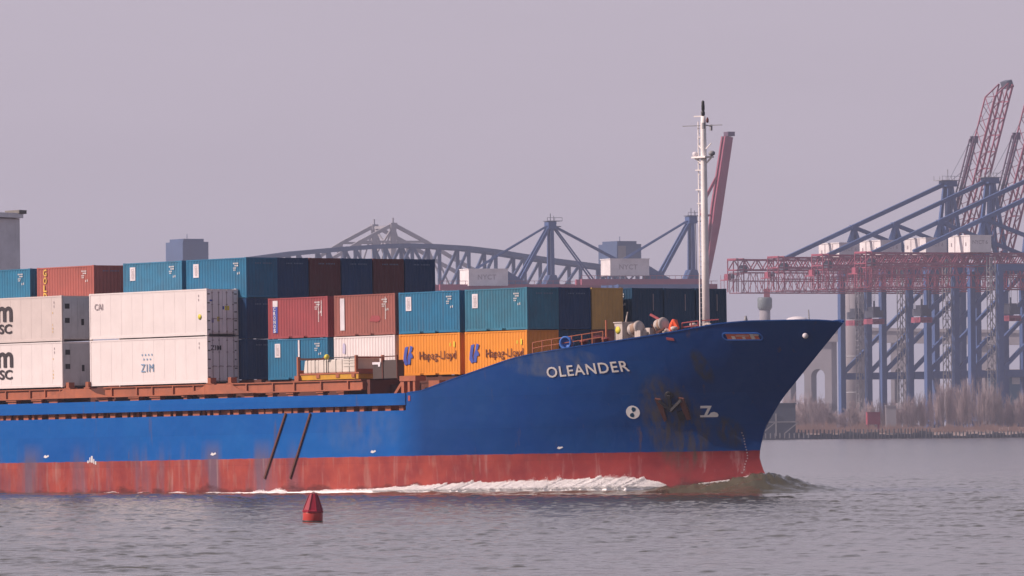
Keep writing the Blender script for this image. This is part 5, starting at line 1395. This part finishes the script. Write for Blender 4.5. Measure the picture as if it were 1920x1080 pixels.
SG = 'bare shrubs along the far bank'
def top_at(px):
    return float(np.interp(px, [1480,1510,1545,1575,1600,1640,1680,1700,1720,1745,1765,1785,1810,1840,1870,1895,1925], [742,732,736,750,752,750,746,738,732,732,704,690,694,698,716,728,722]))
made = {}
px = 1474.0; n = 0
while px < 1932:
    Y = rng.uniform(2300, 2372); k = rng.randrange(5); H_, tr, cr_ = protos[k]
    P = at(px, 800, Y); hor = 805 - 0.0079*(px-960)
    want = 4 + (hor - top_at(px) + rng.uniform(-22,10))*Y/FPX - 3.2; want = max(3.2, want)
    Mx = Matrix.Translation((P.x, Y, 3.1)) @ Matrix.Rotation(rng.uniform(0,6.28),4,'Z') @ Matrix.Diagonal((rng.uniform(0.8,1.15), rng.uniform(0.8,1.15), want/(H_*1.08), 1))
    if px < 1700: lab = 'bare brown shrub in the low thicket between the bow and the third crane'
    elif px < 1755: lab = 'bare brown shrub in the middle of the bank under the cranes'
    elif px < 1860: lab = 'bare shrub in the tall brown thicket hiding the crane feet'
    else: lab = 'bare brown shrub of the thicket at the right frame edge'
    t = empty('bare_shrub', Mx, lab, 'shrub', SG)
    if k not in made:
        a = tr.build('stem', BARK, t); b_ = cr_.build('twigs', TWIG, t); made[k] = (a.data, b_.data)
    else:
        mobj('stem', made[k][0], BARK, t); mobj('twigs', made[k][1], TWIG, t)
    px += rng.uniform(3.2, 7.0); n += 1
# reeds and dry grass, uncountable
mb = MB()
for i in range(15000):
    px = rng.uniform(1470, 1935); Y = rng.uniform(2258, 2300); P = at(px, 800, Y)
    h_ = rng.uniform(0.8, 3.6)*(1.2 if px < 1640 else 0.95)*(0.65 + 0.7*mnoise.noise(Vector((px*0.03, Y*0.08, 0)))+0.3*mnoise.noise(Vector((px*0.15, 3, 1)))); z = 2.0; w_ = rng.uniform(0.05,0.11); d = rng.uniform(-0.5,0.5)
    mb.add([(P.x-w_,Y,z),(P.x+w_,Y,z),(P.x+d,Y+rng.uniform(-0.3,0.3),z+h_)], [(0,1,2)])
tag(mb.build('reeds', REED), 'dry reeds and grass along the far bank', 'reeds', kind='stuff')

# ------------------------------------------------------------------ haze
def haze():
    m = bpy.data.materials.new('haze'); m.use_nodes = True; n = m.node_tree; n.nodes.clear()
    o = n.nodes.new('ShaderNodeOutputMaterial'); v = n.nodes.new('ShaderNodeVolumePrincipled')
    v.inputs['Color'].default_value = (0.72, 0.78, 1.0, 1); v.inputs['Density'].default_value = 0.000115; v.inputs['Anisotropy'].default_value = 0.2
    n.links.new(v.outputs[0], o.inputs['Volume'])
    mb = MB(); mb.box(-3300, 3300, -400, 7200, -4, 115)
    h = mb.build('haze', m); tag(h, kind='stuff'); h['label'] = 'thin pale haze over the river'; h['category'] = 'haze'
haze()
